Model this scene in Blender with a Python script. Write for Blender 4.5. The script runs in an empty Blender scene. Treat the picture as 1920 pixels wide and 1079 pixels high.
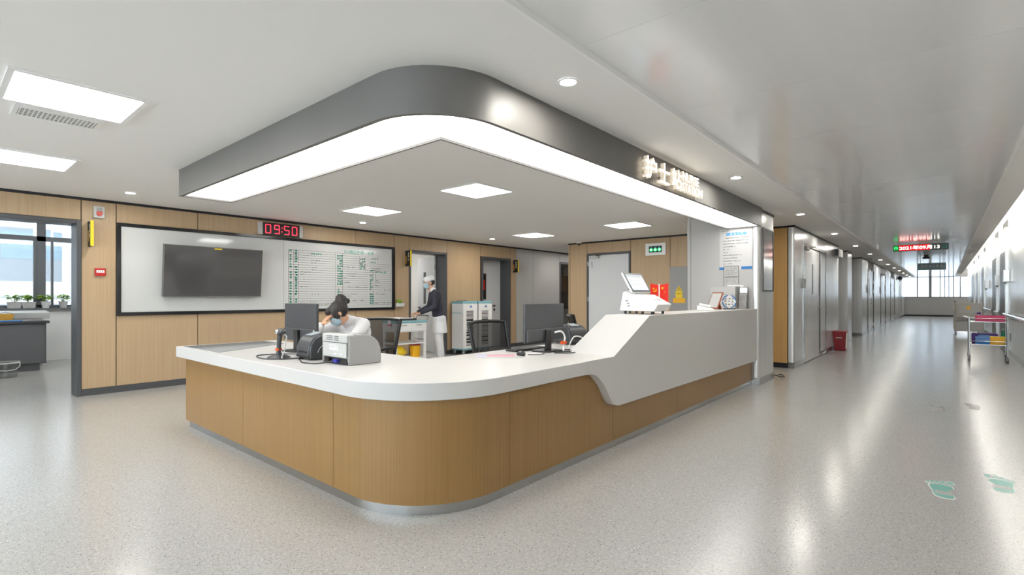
import bpy, bmesh, math, random
from mathutils import Vector, Matrix
R = math.radians
random.seed(7)
S = bpy.context.scene
COL = S.collection

# ------------------------------------------------------------------ camera, world, exposure
cam_d = bpy.data.cameras.new('camera')
cam = bpy.data.objects.new('camera', cam_d); COL.objects.link(cam)
cam.location = (0, 0, 1.25)
cam.rotation_euler = (R(90), 0, R(40.52))
cam_d.sensor_width = 36.0
cam_d.lens = 950.0 / 1920.0 * 36.0
cam_d.shift_y = 17.5 / 1920.0
cam_d.clip_start = 0.05; cam_d.clip_end = 200
S.camera = cam

world = bpy.data.worlds.new('overcast_sky'); S.world = world
world.use_nodes = True
wb = world.node_tree.nodes['Background']
wb.inputs[0].default_value = (0.86, 0.93, 1.0, 1)
wb.inputs[1].default_value = 6.5

S.view_settings.view_transform = 'Standard'
S.view_settings.look = 'None'
S.view_settings.gamma = 1.0
S.view_settings.use_curve_mapping = False
S.view_settings.exposure = 1.0
S.cycles.diffuse_bounces = 8
S.cycles.max_bounces = 14
S.cycles.sample_clamp_indirect = 4.0
S.cycles.caustics_reflective = False
S.cycles.caustics_refractive = False
PANEL_L = 10.0      # radiance of the square ceiling panels
CANOPY_L = 2.3     # radiance of the canopy light box
DOWN_L = 300.0      # radiance of the round downlights

# ------------------------------------------------------------------ mesh helpers
class MB:
    def __init__(s):
        s.v = []; s.f = []; s.m = []
    def add(s, vs, fs, m=0):
        o = len(s.v); s.v += [tuple(p) for p in vs]
        for f in fs:
            s.f.append(tuple(i + o for i in f)); s.m.append(m)
        return s
    def box(s, x0, x1, y0, y1, z0, z1, m=0):
        return s.add([(x, y, z) for z in (z0, z1) for y in (y0, y1) for x in (x0, x1)],
                     [(0, 2, 3, 1), (4, 5, 7, 6), (0, 1, 5, 4), (2, 6, 7, 3), (0, 4, 6, 2), (1, 3, 7, 5)], m)
    def obox(s, c, size, M, m=0):
        sx, sy, sz = [a / 2 for a in size]
        b = MB().box(-sx, sx, -sy, sy, -sz, sz)
        return s.add([Vector(c) + M @ Vector(p) for p in b.v], b.f, m)
    def prism(s, poly, z0, z1, m=0, ax='z'):
        n = len(poly)
        def P(p, h):
            if ax == 'z': return (p[0], p[1], h)
            if ax == 'x': return (h, p[0], p[1])
            return (p[0], h, p[1])
        return s.add([P(p, z0) for p in poly] + [P(p, z1) for p in poly],
                     [tuple(range(n))[::-1], tuple(range(n, 2 * n))] +
                     [(i, (i + 1) % n, n + (i + 1) % n, n + i) for i in range(n)], m)
    def cyl(s, p0, p1, r0, r1=None, n=14, m=0):
        r1 = r0 if r1 is None else r1
        p0 = Vector(p0); p1 = Vector(p1); d = (p1 - p0)
        q = d.to_track_quat('Z', 'Y') if d.length > 1e-9 else Matrix.Identity(3).to_quaternion()
        vs = []
        for p, r in ((p0, r0), (p1, r1)):
            for i in range(n):
                a = 2 * math.pi * i / n
                vs.append(p + q @ Vector((r * math.cos(a), r * math.sin(a), 0)))
        return s.add(vs, [tuple(range(n))[::-1], tuple(range(n, 2 * n))] +
                     [(i, (i + 1) % n, n + (i + 1) % n, n + i) for i in range(n)], m)
    def ring(s, c, r0, r1, z0, z1, n=24, m=0):
        vs = []
        for r, z in ((r0, z0), (r1, z0), (r1, z1), (r0, z1)):
            for i in range(n):
                a = 2 * math.pi * i / n
                vs.append((c[0] + r * math.cos(a), c[1] + r * math.sin(a), c[2] + z))
        fs = []
        for k in range(4):
            k2 = (k + 1) % 4
            for i in range(n):
                j = (i + 1) % n
                fs.append((k * n + i, k * n + j, k2 * n + j, k2 * n + i))
        return s.add(vs, fs, m)
    def tube(s, pts, r, n=8, m=0):
        pts = [Vector(p) for p in pts]; vs = []; N = len(pts)
        rs = r if isinstance(r, (list, tuple)) else [r] * N
        up = None
        for i, p in enumerate(pts):
            d = (pts[min(i + 1, N - 1)] - pts[max(i - 1, 0)]).normalized()
            if up is None:
                up = d.orthogonal().normalized()
            else:
                up = up - d * up.dot(d)
                up = up.normalized() if up.length > 1e-6 else d.orthogonal().normalized()
            w = d.cross(up)
            for k in range(n):
                a = 2 * math.pi * k / n
                vs.append(p + (up * math.cos(a) + w * math.sin(a)) * rs[i])
        fs = [tuple(range(n))[::-1], tuple(range((N - 1) * n, N * n))]
        for i in range(N - 1):
            for k in range(n):
                k2 = (k + 1) % n
                fs.append((i * n + k, i * n + k2, (i + 1) * n + k2, (i + 1) * n + k))
        return s.add(vs, fs, m)
    def lathe(s, prof, c=(0, 0, 0), n=20, m=0):
        vs = []
        for r, z in prof:
            for i in range(n):
                a = 2 * math.pi * i / n
                vs.append((c[0] + r * math.cos(a), c[1] + r * math.sin(a), c[2] + z))
        N = len(prof)
        fs = [tuple(range(n))[::-1], tuple(range((N - 1) * n, N * n))]
        for i in range(N - 1):
            for k in range(n):
                k2 = (k + 1) % n
                fs.append((i * n + k, i * n + k2, (i + 1) * n + k2, (i + 1) * n + k))
        return s.add(vs, fs, m)
    def ell(s, c, rad, nu=16, nv=10, M=None, m=0):
        vs = []; c = Vector(c)
        for j in range(nv + 1):
            t = math.pi * j / nv
            for i in range(nu):
                a = 2 * math.pi * i / nu
                p = Vector((rad[0] * math.sin(t) * math.cos(a), rad[1] * math.sin(t) * math.sin(a), rad[2] * math.cos(t)))
                vs.append(c + (M @ p if M else p))
        fs = []
        for j in range(nv):
            for i in range(nu):
                i2 = (i + 1) % nu
                fs.append((j * nu + i, (j + 1) * nu + i, (j + 1) * nu + i2, j * nu + i2))
        return s.add(vs, fs, m)
    def cap(s, p0, p1, r0, r1, n=14):      # tapered limb with rounded ends
        s.cyl(p0, p1, r0, r1, n); s.ell(p0, (r0,) * 3, n, 8); s.ell(p1, (r1,) * 3, n, 8)
        return s
    def rbox(s, x0, x1, y0, y1, z0, z1, r=.02, n=4, m=0):   # box with rounded vertical edges
        return s.prism(rrect(x0, x1, y0, y1, r, n), z0, z1, m)
    def mesh(s, name):
        me = bpy.data.meshes.new(name)
        bm = bmesh.new()
        vs = [bm.verts.new(p) for p in s.v]
        for f, m in zip(s.f, s.m):
            try:
                bf = bm.faces.new([vs[i] for i in f]); bf.material_index = m
            except ValueError:
                pass
        bmesh.ops.remove_doubles(bm, verts=bm.verts, dist=1e-6)
        bmesh.ops.recalc_face_normals(bm, faces=bm.faces)
        bm.to_mesh(me); bm.free()
        return me
    def build(s, name, mats, parent=None, smooth=False, bevel=0.0, seg=2, angle=35):
        me = s.mesh(name)
        return link(name, me, mats, parent, smooth, bevel, seg, angle)

def rrect(x0, x1, y0, y1, r=.02, n=4):
    out = []
    for cx, cy, a0 in ((x1 - r, y1 - r, 0), (x0 + r, y1 - r, 90), (x0 + r, y0 + r, 180), (x1 - r, y0 + r, 270)):
        for k in range(n + 1):
            a = R(a0 + 90 * k / n)
            out.append((cx + r * math.cos(a), cy + r * math.sin(a)))
    return out

def link(name, me, mats, parent=None, smooth=False, bevel=0.0, seg=2, angle=35):
    for m in (mats if isinstance(mats, (list, tuple)) else [mats]):
        me.materials.append(m)
    if smooth:
        me.shade_smooth(); me.set_sharp_from_angle(angle=R(angle))
    o = bpy.data.objects.new(name, me); COL.objects.link(o)
    if parent: o.parent = parent
    if bevel:
        b = o.modifiers.new('bevel', 'BEVEL'); b.width = bevel; b.segments = seg
        b.limit_method = 'ANGLE'; b.angle_limit = R(40)
    return o

def tag(o, label, cat, group=None, kind=None):
    o['label'] = label; o['category'] = cat
    if group: o['group'] = group
    if kind: o['kind'] = kind
    return o

def thing(name, label, cat, loc=(0, 0, 0), rz=0.0, group=None, kind=None):
    o = bpy.data.objects.new(name, None); COL.objects.link(o)
    o.empty_display_size = .1
    o.location = loc; o.rotation_euler = (0, 0, rz)
    return tag(o, label, cat, group, kind)

def dup(root, loc, rz, label):
    r = root.copy(); COL.objects.link(r); r.location = loc; r.rotation_euler = (0, 0, rz); r['label'] = label
    for ch in list(root.children):
        c = ch.copy(); COL.objects.link(c); c.parent = r
        for g in list(ch.children):
            d = g.copy(); COL.objects.link(d); d.parent = c
    return r

FX = Matrix(((0, 0, 1), (1, 0, 0), (0, 1, 0)))      # text on a face looking to +X: reads along +Y
FXN = Matrix(((0, 0, -1), (-1, 0, 0), (0, 1, 0)))   # face looking to -X
FY = Matrix(((1, 0, 0), (0, 0, -1), (0, 1, 0)))     # face looking to -Y: reads along +X
FZ = Matrix.Identity(3)
def text(body, w, h, depth, c, M, name, mat, parent=None, bold=0.0):
    cu = bpy.data.curves.new('t', 'FONT'); cu.body = body; cu.size = 1.0
    cu.offset = bold; cu.resolution_u = 3
    o = bpy.data.objects.new('t', cu); COL.objects.link(o)
    dg = bpy.context.evaluated_depsgraph_get()
    me = bpy.data.meshes.new_from_object(o.evaluated_get(dg))
    bpy.data.objects.remove(o); bpy.data.curves.remove(cu)
    bm = bmesh.new(); bm.from_mesh(me); bpy.data.meshes.remove(me)
    if depth > 0:
        bmesh.ops.remove_doubles(bm, verts=bm.verts, dist=1e-5)
        g = bmesh.ops.extrude_face_region(bm, geom=bm.faces[:])
        for v in g['geom']:
            if isinstance(v, bmesh.types.BMVert): v.co.z -= 1.0
        bmesh.ops.recalc_face_normals(bm, faces=bm.faces)
    xs = [v.co.x for v in bm.verts]; ys = [v.co.y for v in bm.verts]
    x0, x1, y0, y1 = min(xs), max(xs), min(ys), max(ys)
    for v in bm.verts:
        p = Vector(((v.co.x - (x0 + x1) / 2) / (x1 - x0) * w, (v.co.y - (y0 + y1) / 2) / (y1 - y0) * h, v.co.z * depth))
        v.co = Vector(c) + M @ p
    me = bpy.data.meshes.new(name); bm.to_mesh(me); bm.free()
    return link(name, me, mat, parent)

def stuff(o):
    o['kind'] = 'stuff'
    return o

def scribble(mb, c, M, w, h, n, rnd, t=.0012, sw=.11):
    """one illegible character: a few thin strokes inside a w x h cell"""
    for k in range(n):
        if rnd.random() < .55:
            y = (rnd.random() - .5) * h * .85; L = w * rnd.uniform(.5, .95)
            mb.obox(Vector(c) + M @ Vector(((rnd.random() - .5) * w * .15, y, 0)), (L, h * sw, t), M)
        else:
            x = (rnd.random() - .5) * w * .75; L = h * rnd.uniform(.5, .95)
            mb.obox(Vector(c) + M @ Vector((x, (rnd.random() - .5) * h * .1, 0)), (w * sw, L, t), M)

# ------------------------------------------------------------------ materials
def lin(c):
    return tuple((x / 255 / 12.92) if x / 255 <= .04045 else ((x / 255 + .055) / 1.055) ** 2.4 for x in c)
def mat(name, c, rough=.5, metal=0.0, spec=.5, emit=0.0, ecol=None, coat=0.0, alpha=1.0):
    m = bpy.data.materials.new(name); m.use_nodes = True
    b = m.node_tree.nodes['Principled BSDF']
    col = lin(c) + (1,)
    b.inputs['Base Color'].default_value = col
    b.inputs['Roughness'].default_value = rough
    b.inputs['Metallic'].default_value = metal
    b.inputs['Specular IOR Level'].default_value = spec
    b.inputs['Coat Weight'].default_value = coat
    b.inputs['Coat Roughness'].default_value = .08
    if emit:
        b.inputs['Emission Color'].default_value = (lin(ecol) + (1,)) if ecol else col
        b.inputs['Emission Strength'].default_value = emit
    if alpha < 1: b.inputs['Alpha'].default_value = alpha
    return m
def nodes(m):
    nt = m.node_tree
    return nt, nt.nodes['Principled BSDF'], (lambda t: nt.nodes.new(t)), nt.links.new
def grain(name, c1, c2, scale, rough=.45, metal=0.0, coat=0.0, bump=0.0, spec=.5, detail=3, lo=.35, hi=.65):
    m = mat(name, c1, rough, metal, spec, coat=coat)
    nt, b, new, ln = nodes(m)
    tc = new('ShaderNodeTexCoord'); mp = new('ShaderNodeMapping')
    mp.inputs['Scale'].default_value = scale
    nz = new('ShaderNodeTexNoise'); nz.inputs['Scale'].default_value = 1.0; nz.inputs['Detail'].default_value = detail
    cr = new('ShaderNodeValToRGB')
    cr.color_ramp.elements[0].position = lo; cr.color_ramp.elements[0].color = lin(c1) + (1,)
    cr.color_ramp.elements[1].position = hi; cr.color_ramp.elements[1].color = lin(c2) + (1,)
    ln(tc.outputs['Object'], mp.inputs['Vector']); ln(mp.outputs[0], nz.inputs['Vector'])
    ln(nz.outputs['Fac'], cr.inputs[0]); ln(cr.outputs[0], b.inputs['Base Color'])
    if bump:
        bp = new('ShaderNodeBump'); bp.inputs['Strength'].default_value = bump; bp.inputs['Distance'].default_value = .002
        ln(nz.outputs['Fac'], bp.inputs['Height']); ln(bp.outputs[0], b.inputs['Normal'])
    return m
M = {}
M['wood'] = grain('oak_veneer_wall', (178, 151, 118), (186, 160, 127), (75, 75, 1.1), .42)
M['woodc'] = grain('oak_veneer_counter', (144, 109, 62), (152, 117, 69), (95, 95, 1.0), .36)
M['woodlit'] = grain('oak_veneer_end_lit', (192, 150, 90), (200, 159, 100), (75, 75, 1.1), .42)  # wall end oak with its orange light put into the colour
M['cab'] = mat('cabinet_grey_laminate', (102, 103, 105), .4)
M['wframe'] = mat('window_grey_frame', (108, 110, 113), .4)
M['ceil'] = mat('ceiling_paint', (236, 235, 232), .6, spec=.3)
M['glossceil'] = grain('glossy_ceiling_panel', (230, 230, 229), (238, 238, 237), (3, .25, 1), .13, spec=1.0)
M['trimw'] = mat('white_trim', (238, 238, 236), .35)
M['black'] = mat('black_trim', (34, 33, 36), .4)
M['dgrey'] = mat('dark_grey_paint', (74, 75, 78), .42)
M['joint'] = mat('dark_joint_backing', (70, 52, 38), .8)  # dark backing colour that shows in the panel joints
M['mjoint'] = mat('metal_joint', (70, 70, 70), .6)
M['metal'] = grain('satin_steel_wall', (212, 211, 209), (226, 225, 223), (34, 34, .5), .25, metal=.35, spec=.6)
M['greyp'] = mat('grey_wall_panel', (186, 184, 181), .4, spec=.4)
M['steel'] = mat('brushed_steel', (176, 176, 174), .25, metal=.95)
M['chrome'] = mat('chrome', (215, 215, 215), .1, metal=1.0)
M['canopy'] = grain('canopy_grey_metal', (108, 106, 103), (110, 108, 105), (4, 4, .8), .5, metal=.2)
M['white'] = mat('white_solid_surface', (208, 206, 203), .3, spec=.45)
M['wplast'] = mat('white_plastic', (232, 232, 230), .35)
M['gplast'] = mat('grey_plastic', (150, 149, 147), .45)
M['lgplast'] = mat('light_grey_plastic', (190, 189, 186), .45)
M['dplast'] = mat('dark_plastic', (66, 67, 70), .38)
M['bplast'] = mat('black_plastic', (28, 28, 29), .4)
M['glassw'] = mat('white_back_painted_glass', (202, 203, 201), .07, spec=.5, coat=.3)
M['bglass'] = mat('black_gloss_frame', (34, 35, 37), .12)
M['tvscr'] = mat('tv_screen_glass', (78, 77, 77), .08, spec=.9)  # reflection of the room put into the grey base colour
M['red'] = mat('red_plastic', (186, 34, 30), .4)
M['dred'] = mat('dark_red_plastic', (140, 22, 34), .38)
M['flag'] = mat('red_flag_cloth', (222, 38, 20), .7)
M['yellow'] = mat('yellow_plastic', (236, 202, 24), .45)
M['yellow2'] = mat('amber_yellow_plastic', (238, 178, 24), .4)
M['sky'] = mat('pale_blue_plastic', (126, 176, 186), .4)
M['teal'] = mat('teal_print', (40, 160, 140), .5)
M['ink'] = mat('black_ink', (60, 60, 60), .6)
M['blue'] = mat('blue_print', (24, 116, 190), .45)
M['lblue'] = mat('light_blue_print', (96, 160, 214), .45)
M['paper'] = mat('white_paper', (236, 235, 232), .6)
M['door'] = mat('grey_white_door', (206, 207, 208), .4)
M['ledr'] = mat('led_red', (255, 40, 60), .5, emit=1.3, ecol=(255, 50, 70))
M['ledrf'] = mat('led_red_field', (170, 10, 20), .5, emit=.5, ecol=(220, 20, 30))
M['ledg'] = mat('led_green', (30, 200, 110), .5, emit=.9, ecol=(60, 230, 130))
M['ledw'] = mat('led_white', (255, 255, 252), .5, emit=1.6, ecol=(255, 248, 235))
M['cove'] = mat('added_strip_glow', (255, 255, 255), .5, emit=26.0, ecol=(255, 253, 248))  # glow of the light strip added above the soffit
M['letter'] = mat('lit_letter_face', (255, 250, 240), .5, emit=1.5, ecol=(255, 247, 232))
M['letside'] = mat('lit_letter_side', (214, 206, 192), .4, emit=.25, ecol=(255, 240, 215))
M['letback'] = mat('letter_back_light', (255, 240, 215), .5, emit=2.0, ecol=(255, 240, 215))
M['panelL'] = mat('ceiling_panel_diffuser', (255, 255, 255), .5, emit=PANEL_L, ecol=(255, 254, 251))
M['canopyL'] = mat('canopy_diffuser', (255, 255, 255), .5, emit=CANOPY_L, ecol=(255, 253, 249))
M['downL'] = mat('downlight_lens', (255, 255, 255), .5, emit=DOWN_L, ecol=(255, 252, 244))
M['skin'] = mat('skin', (214, 164, 132), .5)
M['hair'] = grain('dark_hair', (32, 29, 29), (52, 46, 44), (60, 60, 10), .5)
M['coat'] = mat('white_uniform_cloth', (226, 226, 228), .75)
M['navy'] = mat('navy_cardigan_knit', (50, 50, 62), .8)
M['mask'] = mat('blue_mask_cloth', (172, 200, 214), .75)
M['leaf'] = grain('plant_leaf', (88, 140, 40), (160, 190, 70), (30, 30, 30), .5)
M['stem'] = mat('plant_stem', (96, 110, 56), .6)
M['soil'] = mat('potting_soil', (70, 54, 42), .9)
M['screen'] = mat('kiosk_screen', (168, 182, 196), .2, emit=.45, ecol=(190, 206, 222))
M['navybl'] = mat('blue_connector', (54, 56, 150), .45)
M['orange'] = mat('orange_tag', (226, 92, 40), .5)
M['amber'] = mat('amber_basket', (222, 168, 70), .45)
M['brown'] = mat('brown_leatherette', (150, 78, 48), .5)
M['pink'] = mat('pink_plastic', (214, 66, 112), .45)
M['purple'] = mat('purple_cloth', (88, 58, 140), .6)
M['bluebox'] = mat('blue_carton', (92, 132, 190), .5)
M['bottle'] = mat('green_bottle', (40, 140, 96), .3)
M['rubber'] = mat('grey_rubber', (120, 120, 120), .6)
M['facade'] = grain('pale_facade_stone', (222, 222, 220), (234, 234, 232), (.8, .8, .8), .7)
M['fglass'] = mat('facade_window_glass', (150, 172, 186), .1)
M['fspan'] = mat('facade_spandrel', (160, 168, 174), .4)
M['counterd'] = mat('dark_worktop_stone', (70, 72, 74), .3)
M['footb'] = mat('teal_floor_sticker', (112, 172, 162), .35)
M['footbl'] = mat('blue_floor_sticker', (116, 166, 182), .35)
M['footw'] = mat('white_sticker_edge', (226, 226, 222), .35)
M['footg'] = mat('grey_worn_sticker', (176, 172, 170), .35)
M['deskmat'] = mat('smoked_glass_mat', (150, 152, 152), .06, spec=.8)
M['bedp'] = mat('beige_bed_panel', (186, 182, 172), .4)

M['rleaf'] = grain('dark_patterned_leaf', (52, 56, 58), (92, 98, 98), (18, 18, 18), .35)

def glass_pane(name, tint=(1, 1, 1), gl=.1, rough=.02):
    m = bpy.data.materials.new(name); m.use_nodes = True
    nt = m.node_tree; nt.nodes.clear()
    out = nt.nodes.new('ShaderNodeOutputMaterial'); mx = nt.nodes.new('ShaderNodeMixShader')
    tr = nt.nodes.new('ShaderNodeBsdfTransparent'); tr.inputs[0].default_value = tint + (1,)
    g = nt.nodes.new('ShaderNodeBsdfGlossy'); g.inputs['Roughness'].default_value = rough
    mx.inputs[0].default_value = gl
    nt.links.new(tr.outputs[0], mx.inputs[1]); nt.links.new(g.outputs[0], mx.inputs[2]); nt.links.new(mx.outputs[0], out.inputs[0])
    return m
M['pane'] = glass_pane('window_glass', (.93, .96, .97), .08)
M['pane2'] = glass_pane('dimming_window_glass', (.46, .47, .475), .08)  # tint dims the daylight so the building outside keeps detail
M['panedim'] = glass_pane('dimming_blue_window_glass', (.41, .435, .455), .06)  # tint darkened to keep the bright sky behind from clipping
M['smoke'] = glass_pane('door_slot_glass', (.25, .26, .27), .12)
M['mesh'] = glass_pane('chair_mesh_fabric', (.17, .17, .17), .05, .6)
M['acrylic'] = glass_pane('clear_acrylic', (.86, .87, .88), .12)
M['bucket'] = glass_pane('cloudy_plastic', (.80, .82, .82), .14, .3)

# floor: grey speckled vinyl
m = mat('speckled_vinyl_floor', (186, 184, 180), .2, spec=.75)
nt, b, new, ln = nodes(m)
tc = new('ShaderNodeTexCoord')
base = new('ShaderNodeTexNoise'); base.inputs['Scale'].default_value = 60; base.inputs['Detail'].default_value = 4
cr = new('ShaderNodeValToRGB')
cr.color_ramp.elements[0].position = .3; cr.color_ramp.elements[0].color = lin((166, 164, 161)) + (1,)
cr.color_ramp.elements[1].position = .7; cr.color_ramp.elements[1].color = lin((182, 180, 177)) + (1,)
ln(tc.outputs['Object'], base.inputs['Vector']); ln(base.outputs['Fac'], cr.inputs[0])
last = cr.outputs[0]
for sc, th, colr in ((70, .19, (96, 94, 92)), (100, .19, (228, 227, 224)), (140, .22, (128, 125, 122))):
    vo = new('ShaderNodeTexVoronoi'); vo.inputs['Scale'].default_value = sc
    lt = new('ShaderNodeMath'); lt.operation = 'LESS_THAN'; lt.inputs[1].default_value = th
    pick = new('ShaderNodeMath'); pick.operation = 'GREATER_THAN'; pick.inputs[1].default_value = .45
    sep = new('ShaderNodeSeparateColor'); mul = new('ShaderNodeMath'); mul.operation = 'MULTIPLY'
    mx = new('ShaderNodeMix'); mx.data_type = 'RGBA'
    ln(tc.outputs['Object'], vo.inputs['Vector']); ln(vo.outputs['Distance'], lt.inputs[0])
    ln(vo.outputs['Color'], sep.inputs[0]); ln(sep.outputs[0], pick.inputs[0])
    ln(lt.outputs[0], mul.inputs[0]); ln(pick.outputs[0], mul.inputs[1])
    ln(mul.outputs[0], mx.inputs[0]); ln(last, mx.inputs[6]); mx.inputs[7].default_value = lin(colr) + (1,)
    last = mx.outputs[2]
ln(last, b.inputs['Base Color'])
rn = new('ShaderNodeTexNoise'); rn.inputs['Scale'].default_value = 6; rn.inputs['Detail'].default_value = 3
mr = new('ShaderNodeMapRange'); mr.inputs[3].default_value = .17; mr.inputs[4].default_value = .25
ln(tc.outputs['Object'], rn.inputs['Vector']); ln(rn.outputs['Fac'], mr.inputs[0]); ln(mr.outputs[0], b.inputs['Roughness'])
bn = new('ShaderNodeTexNoise'); bn.inputs['Scale'].default_value = 220
bp = new('ShaderNodeBump'); bp.inputs['Strength'].default_value = .05; bp.inputs['Distance'].default_value = .002
ln(tc.outputs['Object'], bn.inputs['Vector']); ln(bn.outputs['Fac'], bp.inputs['Height']); ln(bp.outputs[0], b.inputs['Normal'])
M['floor'] = m

# ------------------------------------------------------------------ the setting
XW, YB, XR, XC = -8.24, 9.9, 1.06, -2.0      # TV wall, back wall, right corridor wall, left corridor faces
Y0, Y1, H = -5.0, 42.0, 2.5
def struct(name, mb, mats, label, cat, parent=None, **k):
    o = mb.build(name, mats, parent, **k)
    if not parent:
        tag(o, label, cat, None, 'structure')
    return o
struct('floor', MB().box(-13.6, 1.4, Y0 - .2, Y1 + .2, -.1, 0), M['floor'], 'grey speckled vinyl floor running through hall and corridor', 'floor')

ceil = struct('ceiling', MB().box(-8.7, -1.42, Y0, Y1, H, H + .12).box(.46, .70, Y0, Y1, H, H + .12)
              .box(-1.42, .46, Y0, Y1, H + .045, H + .12).box(.70, XR + .2, Y0, Y1, 3.0, 3.12).box(.68, .70, Y0, Y1, H + .12, 3.0),
              M['ceil'], 'white plaster ceiling with a recessed glossy strip along the corridor', 'ceiling')
pm = MB().box(-1.405, .445, .0012, 1.1988, H + .028, H + .044).mesh('panel')
pm.materials.append(M['glossceil'])
for k in range(int((Y1 - Y0) / 1.2)):
    o = bpy.data.objects.new('panel', pm); COL.objects.link(o); o.parent = ceil; o.location = (0, Y0 + 1.2 * k, 0)
struct('trim_1', MB().box(-1.425, -1.405, Y0, Y1, H - .004, H + .045), M['trimw'], 'white trim strip along the near edge of the corridor ceiling recess', 'trim')
struct('trim_2', MB().box(.445, .465, Y0, Y1, H - .004, H + .045), M['trimw'], 'white trim strip along the far edge of the corridor ceiling recess', 'trim')

def wall_x(mb, x0, x1, y0, y1, z1, openings):
    y = y0
    for a, b_, zt in sorted(openings):
        mb.box(x0, x1, y, a, 0, z1); mb.box(x0, x1, a, b_, zt, z1); y = b_
    mb.box(x0, x1, y, y1, 0, z1)

# --- TV wall on the left
D1, D2, D3, D4 = (-.25, 1.30, 2.19), (6.455, 7.44, 2.185), (8.575, 9.56, 2.175), (11.74, 12.7, 2.2)
mb = MB(); wall_x(mb, XW - .32, XW - .012, Y0, 16.0, H, [D1, D2, D3, D4])
wl = struct('wall_left', mb, M['joint'], 'long hall wall clad in pale oak panels behind the whiteboard', 'wall')
G = .005
def panel(parent, y0, y1, z0, z1, x=XW, mtl='wood'):
    return MB().box(x - .012, x, y0 + G, y1 - G, z0 + .002, z1 - .002).build('panel', M[mtl], parent)
TOPZ, BASEZ = 2.468, .085
for a, b_ in ((-5, -3.8), (-3.8, -2.6), (-2.6, -1.4), (-1.4, -.31)):
    panel(wl, a, b_, BASEZ, TOPZ)
panel(wl, -.31, 1.32, 2.215, TOPZ)
panel(wl, 1.32, 1.674, BASEZ, TOPZ)
for a, b_ in ((1.674, 2.626), (2.626, 3.923), (3.923, 5.217), (5.217, 6.069)):
    panel(wl, a, b_, 2.16, TOPZ); panel(wl, a, b_, BASEZ, 1.06)
panel(wl, 6.069, 6.437, BASEZ, TOPZ)
panel(wl, 6.437, 7.461, 2.205, TOPZ)
panel(wl, 7.461, 8.5, BASEZ, TOPZ)
panel(wl, 8.5, 9.583, 2.2, TOPZ)
panel(wl, 9.583, 9.806, BASEZ, TOPZ)
for a, b_ in ((9.806, 10.491), (10.491, 11.70), (12.75, 14.0), (14.0, 15.2)):
    panel(wl, a, b_, BASEZ, TOPZ, mtl='greyp')
panel(wl, 11.70, 12.75, 2.23, TOPZ, mtl='greyp')
struct('trim_3', MB().box(XW - .012, XW + .006, Y0, 16, TOPZ, H), M['black'], 'dark trim strip between ceiling and oak wall', 'trim')
bb = MB()
for a, b_ in ((Y0, -.31), (1.32, 6.42), (7.48, 8.54), (9.59, 11.70), (12.75, 16)):
    bb.box(XW - .012, XW + .008, a, b_, 0, BASEZ)
struct('baseboard_left', bb, M['dgrey'], 'dark grey skirting along the oak wall', 'baseboard')

def door_frame(name, y0, y1, zt, label, side=True, w=.045):
    t = thing(name, label, 'door', (XW, (y0 + y1) / 2, 0), 0, None, 'structure')
    h = (y1 - y0) / 2
    for s in (-1, 1):
        ya, yb = sorted((s * (h - w + .02), s * (h + .022)))
        MB().box(-.34, .012, ya, yb, 0, zt + .022).build('jamb', M['dgrey'], t, bevel=.004)
    MB().box(-.34, .012, -h + w - .02, h - w + .02, zt - w + .02, zt + .022).build('head', M['dgrey'], t, bevel=.004)
    return t
d1 = door_frame('door_1', D1[0], D1[1], D1[2], 'dark grey door frame opening to the room with plants')
d2 = door_frame('door_2', D2[0], D2[1], D2[2], 'dark grey frame with a white leaf swung open behind the standing nurse')
d3 = door_frame('door_3', D3[0], D3[1], D3[2], 'dark grey frame with a closed white door beside the record carts')
d4 = door_frame('door_4', D4[0], D4[1], D4[2], 'doorway in the grey panelled wall beyond the oak corner')

def lever(parent, p, n, along, mtl):
    """door lever: rose, neck and bar; p on the face, n face normal, along the bar's direction"""
    p = Vector(p); n = Vector(n); al = Vector(along)
    b_ = MB()
    b_.cyl(p, p + n * .012, .026); b_.cyl(p + n * .012, p + n * .05, .010)
    b_.tube([p + n * .05, p + n * .052 + al * .06, p + n * .05 + al * .125], .0095)
    return b_.build('handle', mtl, parent, smooth=True)
# leaf of door 3, set at the back of the reveal
lf = MB().box(-.34, -.30, -.47, .47, .01, 2.15).build('leaf', M['door'], d3, bevel=.003)
fr = MB(); fr.box(-.302, -.288, -.22, -.05, 1.17, 1.83)
fr.build('glazing_frame', M['gplast'], lf)
MB().box(-.287, -.284, -.195, -.075, 1.195, 1.805).build('slot_glass', M['bplast'], lf)
MB().box(-.2835, -.2825, -.17, -.11, 1.42, 1.66).build('red_notice', M['red'], lf)
lever(lf, (-.30, .24, 1.03), (1, 0, 0), (0, -1, 0), M['bplast'])
MB().cyl((-.30, .24, .93), (-.285, .24, .93), .024).build('lock', M['bplast'], lf)
# open leaf of door 2
hinge = Vector((-.30, .45, 0)); end = Vector((-1.18, .69, 0)); dv = (end - hinge).normalized(); nv = Vector((dv.y, -dv.x, 0))
if nv.y > 0: nv = -nv
Mx = Matrix((dv, nv, Vector((0, 0, 1)))).transposed()
def on(u, n, z): return hinge + dv * u + nv * n + Vector((0, 0, z))
lf = MB().obox(on(.46, 0, 1.08), (.90, .04, 2.12), Mx).build('leaf', M['door'], d2, bevel=.003)
MB().obox(on(.52, .022, 1.45), (.11, .008, .72), Mx).build('slot_glass', M['dgrey'], lf)
lever(lf, on(.80, .02, 1.0), nv, -dv, M['bplast'])
MB().cyl(on(.80, .02, .9), on(.80, .035, .9), .022).build('lock', M['bplast'], lf)
for z in (.3, 1.9):
    MB().cyl(on(-.01, .02, z - .05), on(-.01, .02, z + .05), .011).build('hinge', M['steel'], lf)

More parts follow.
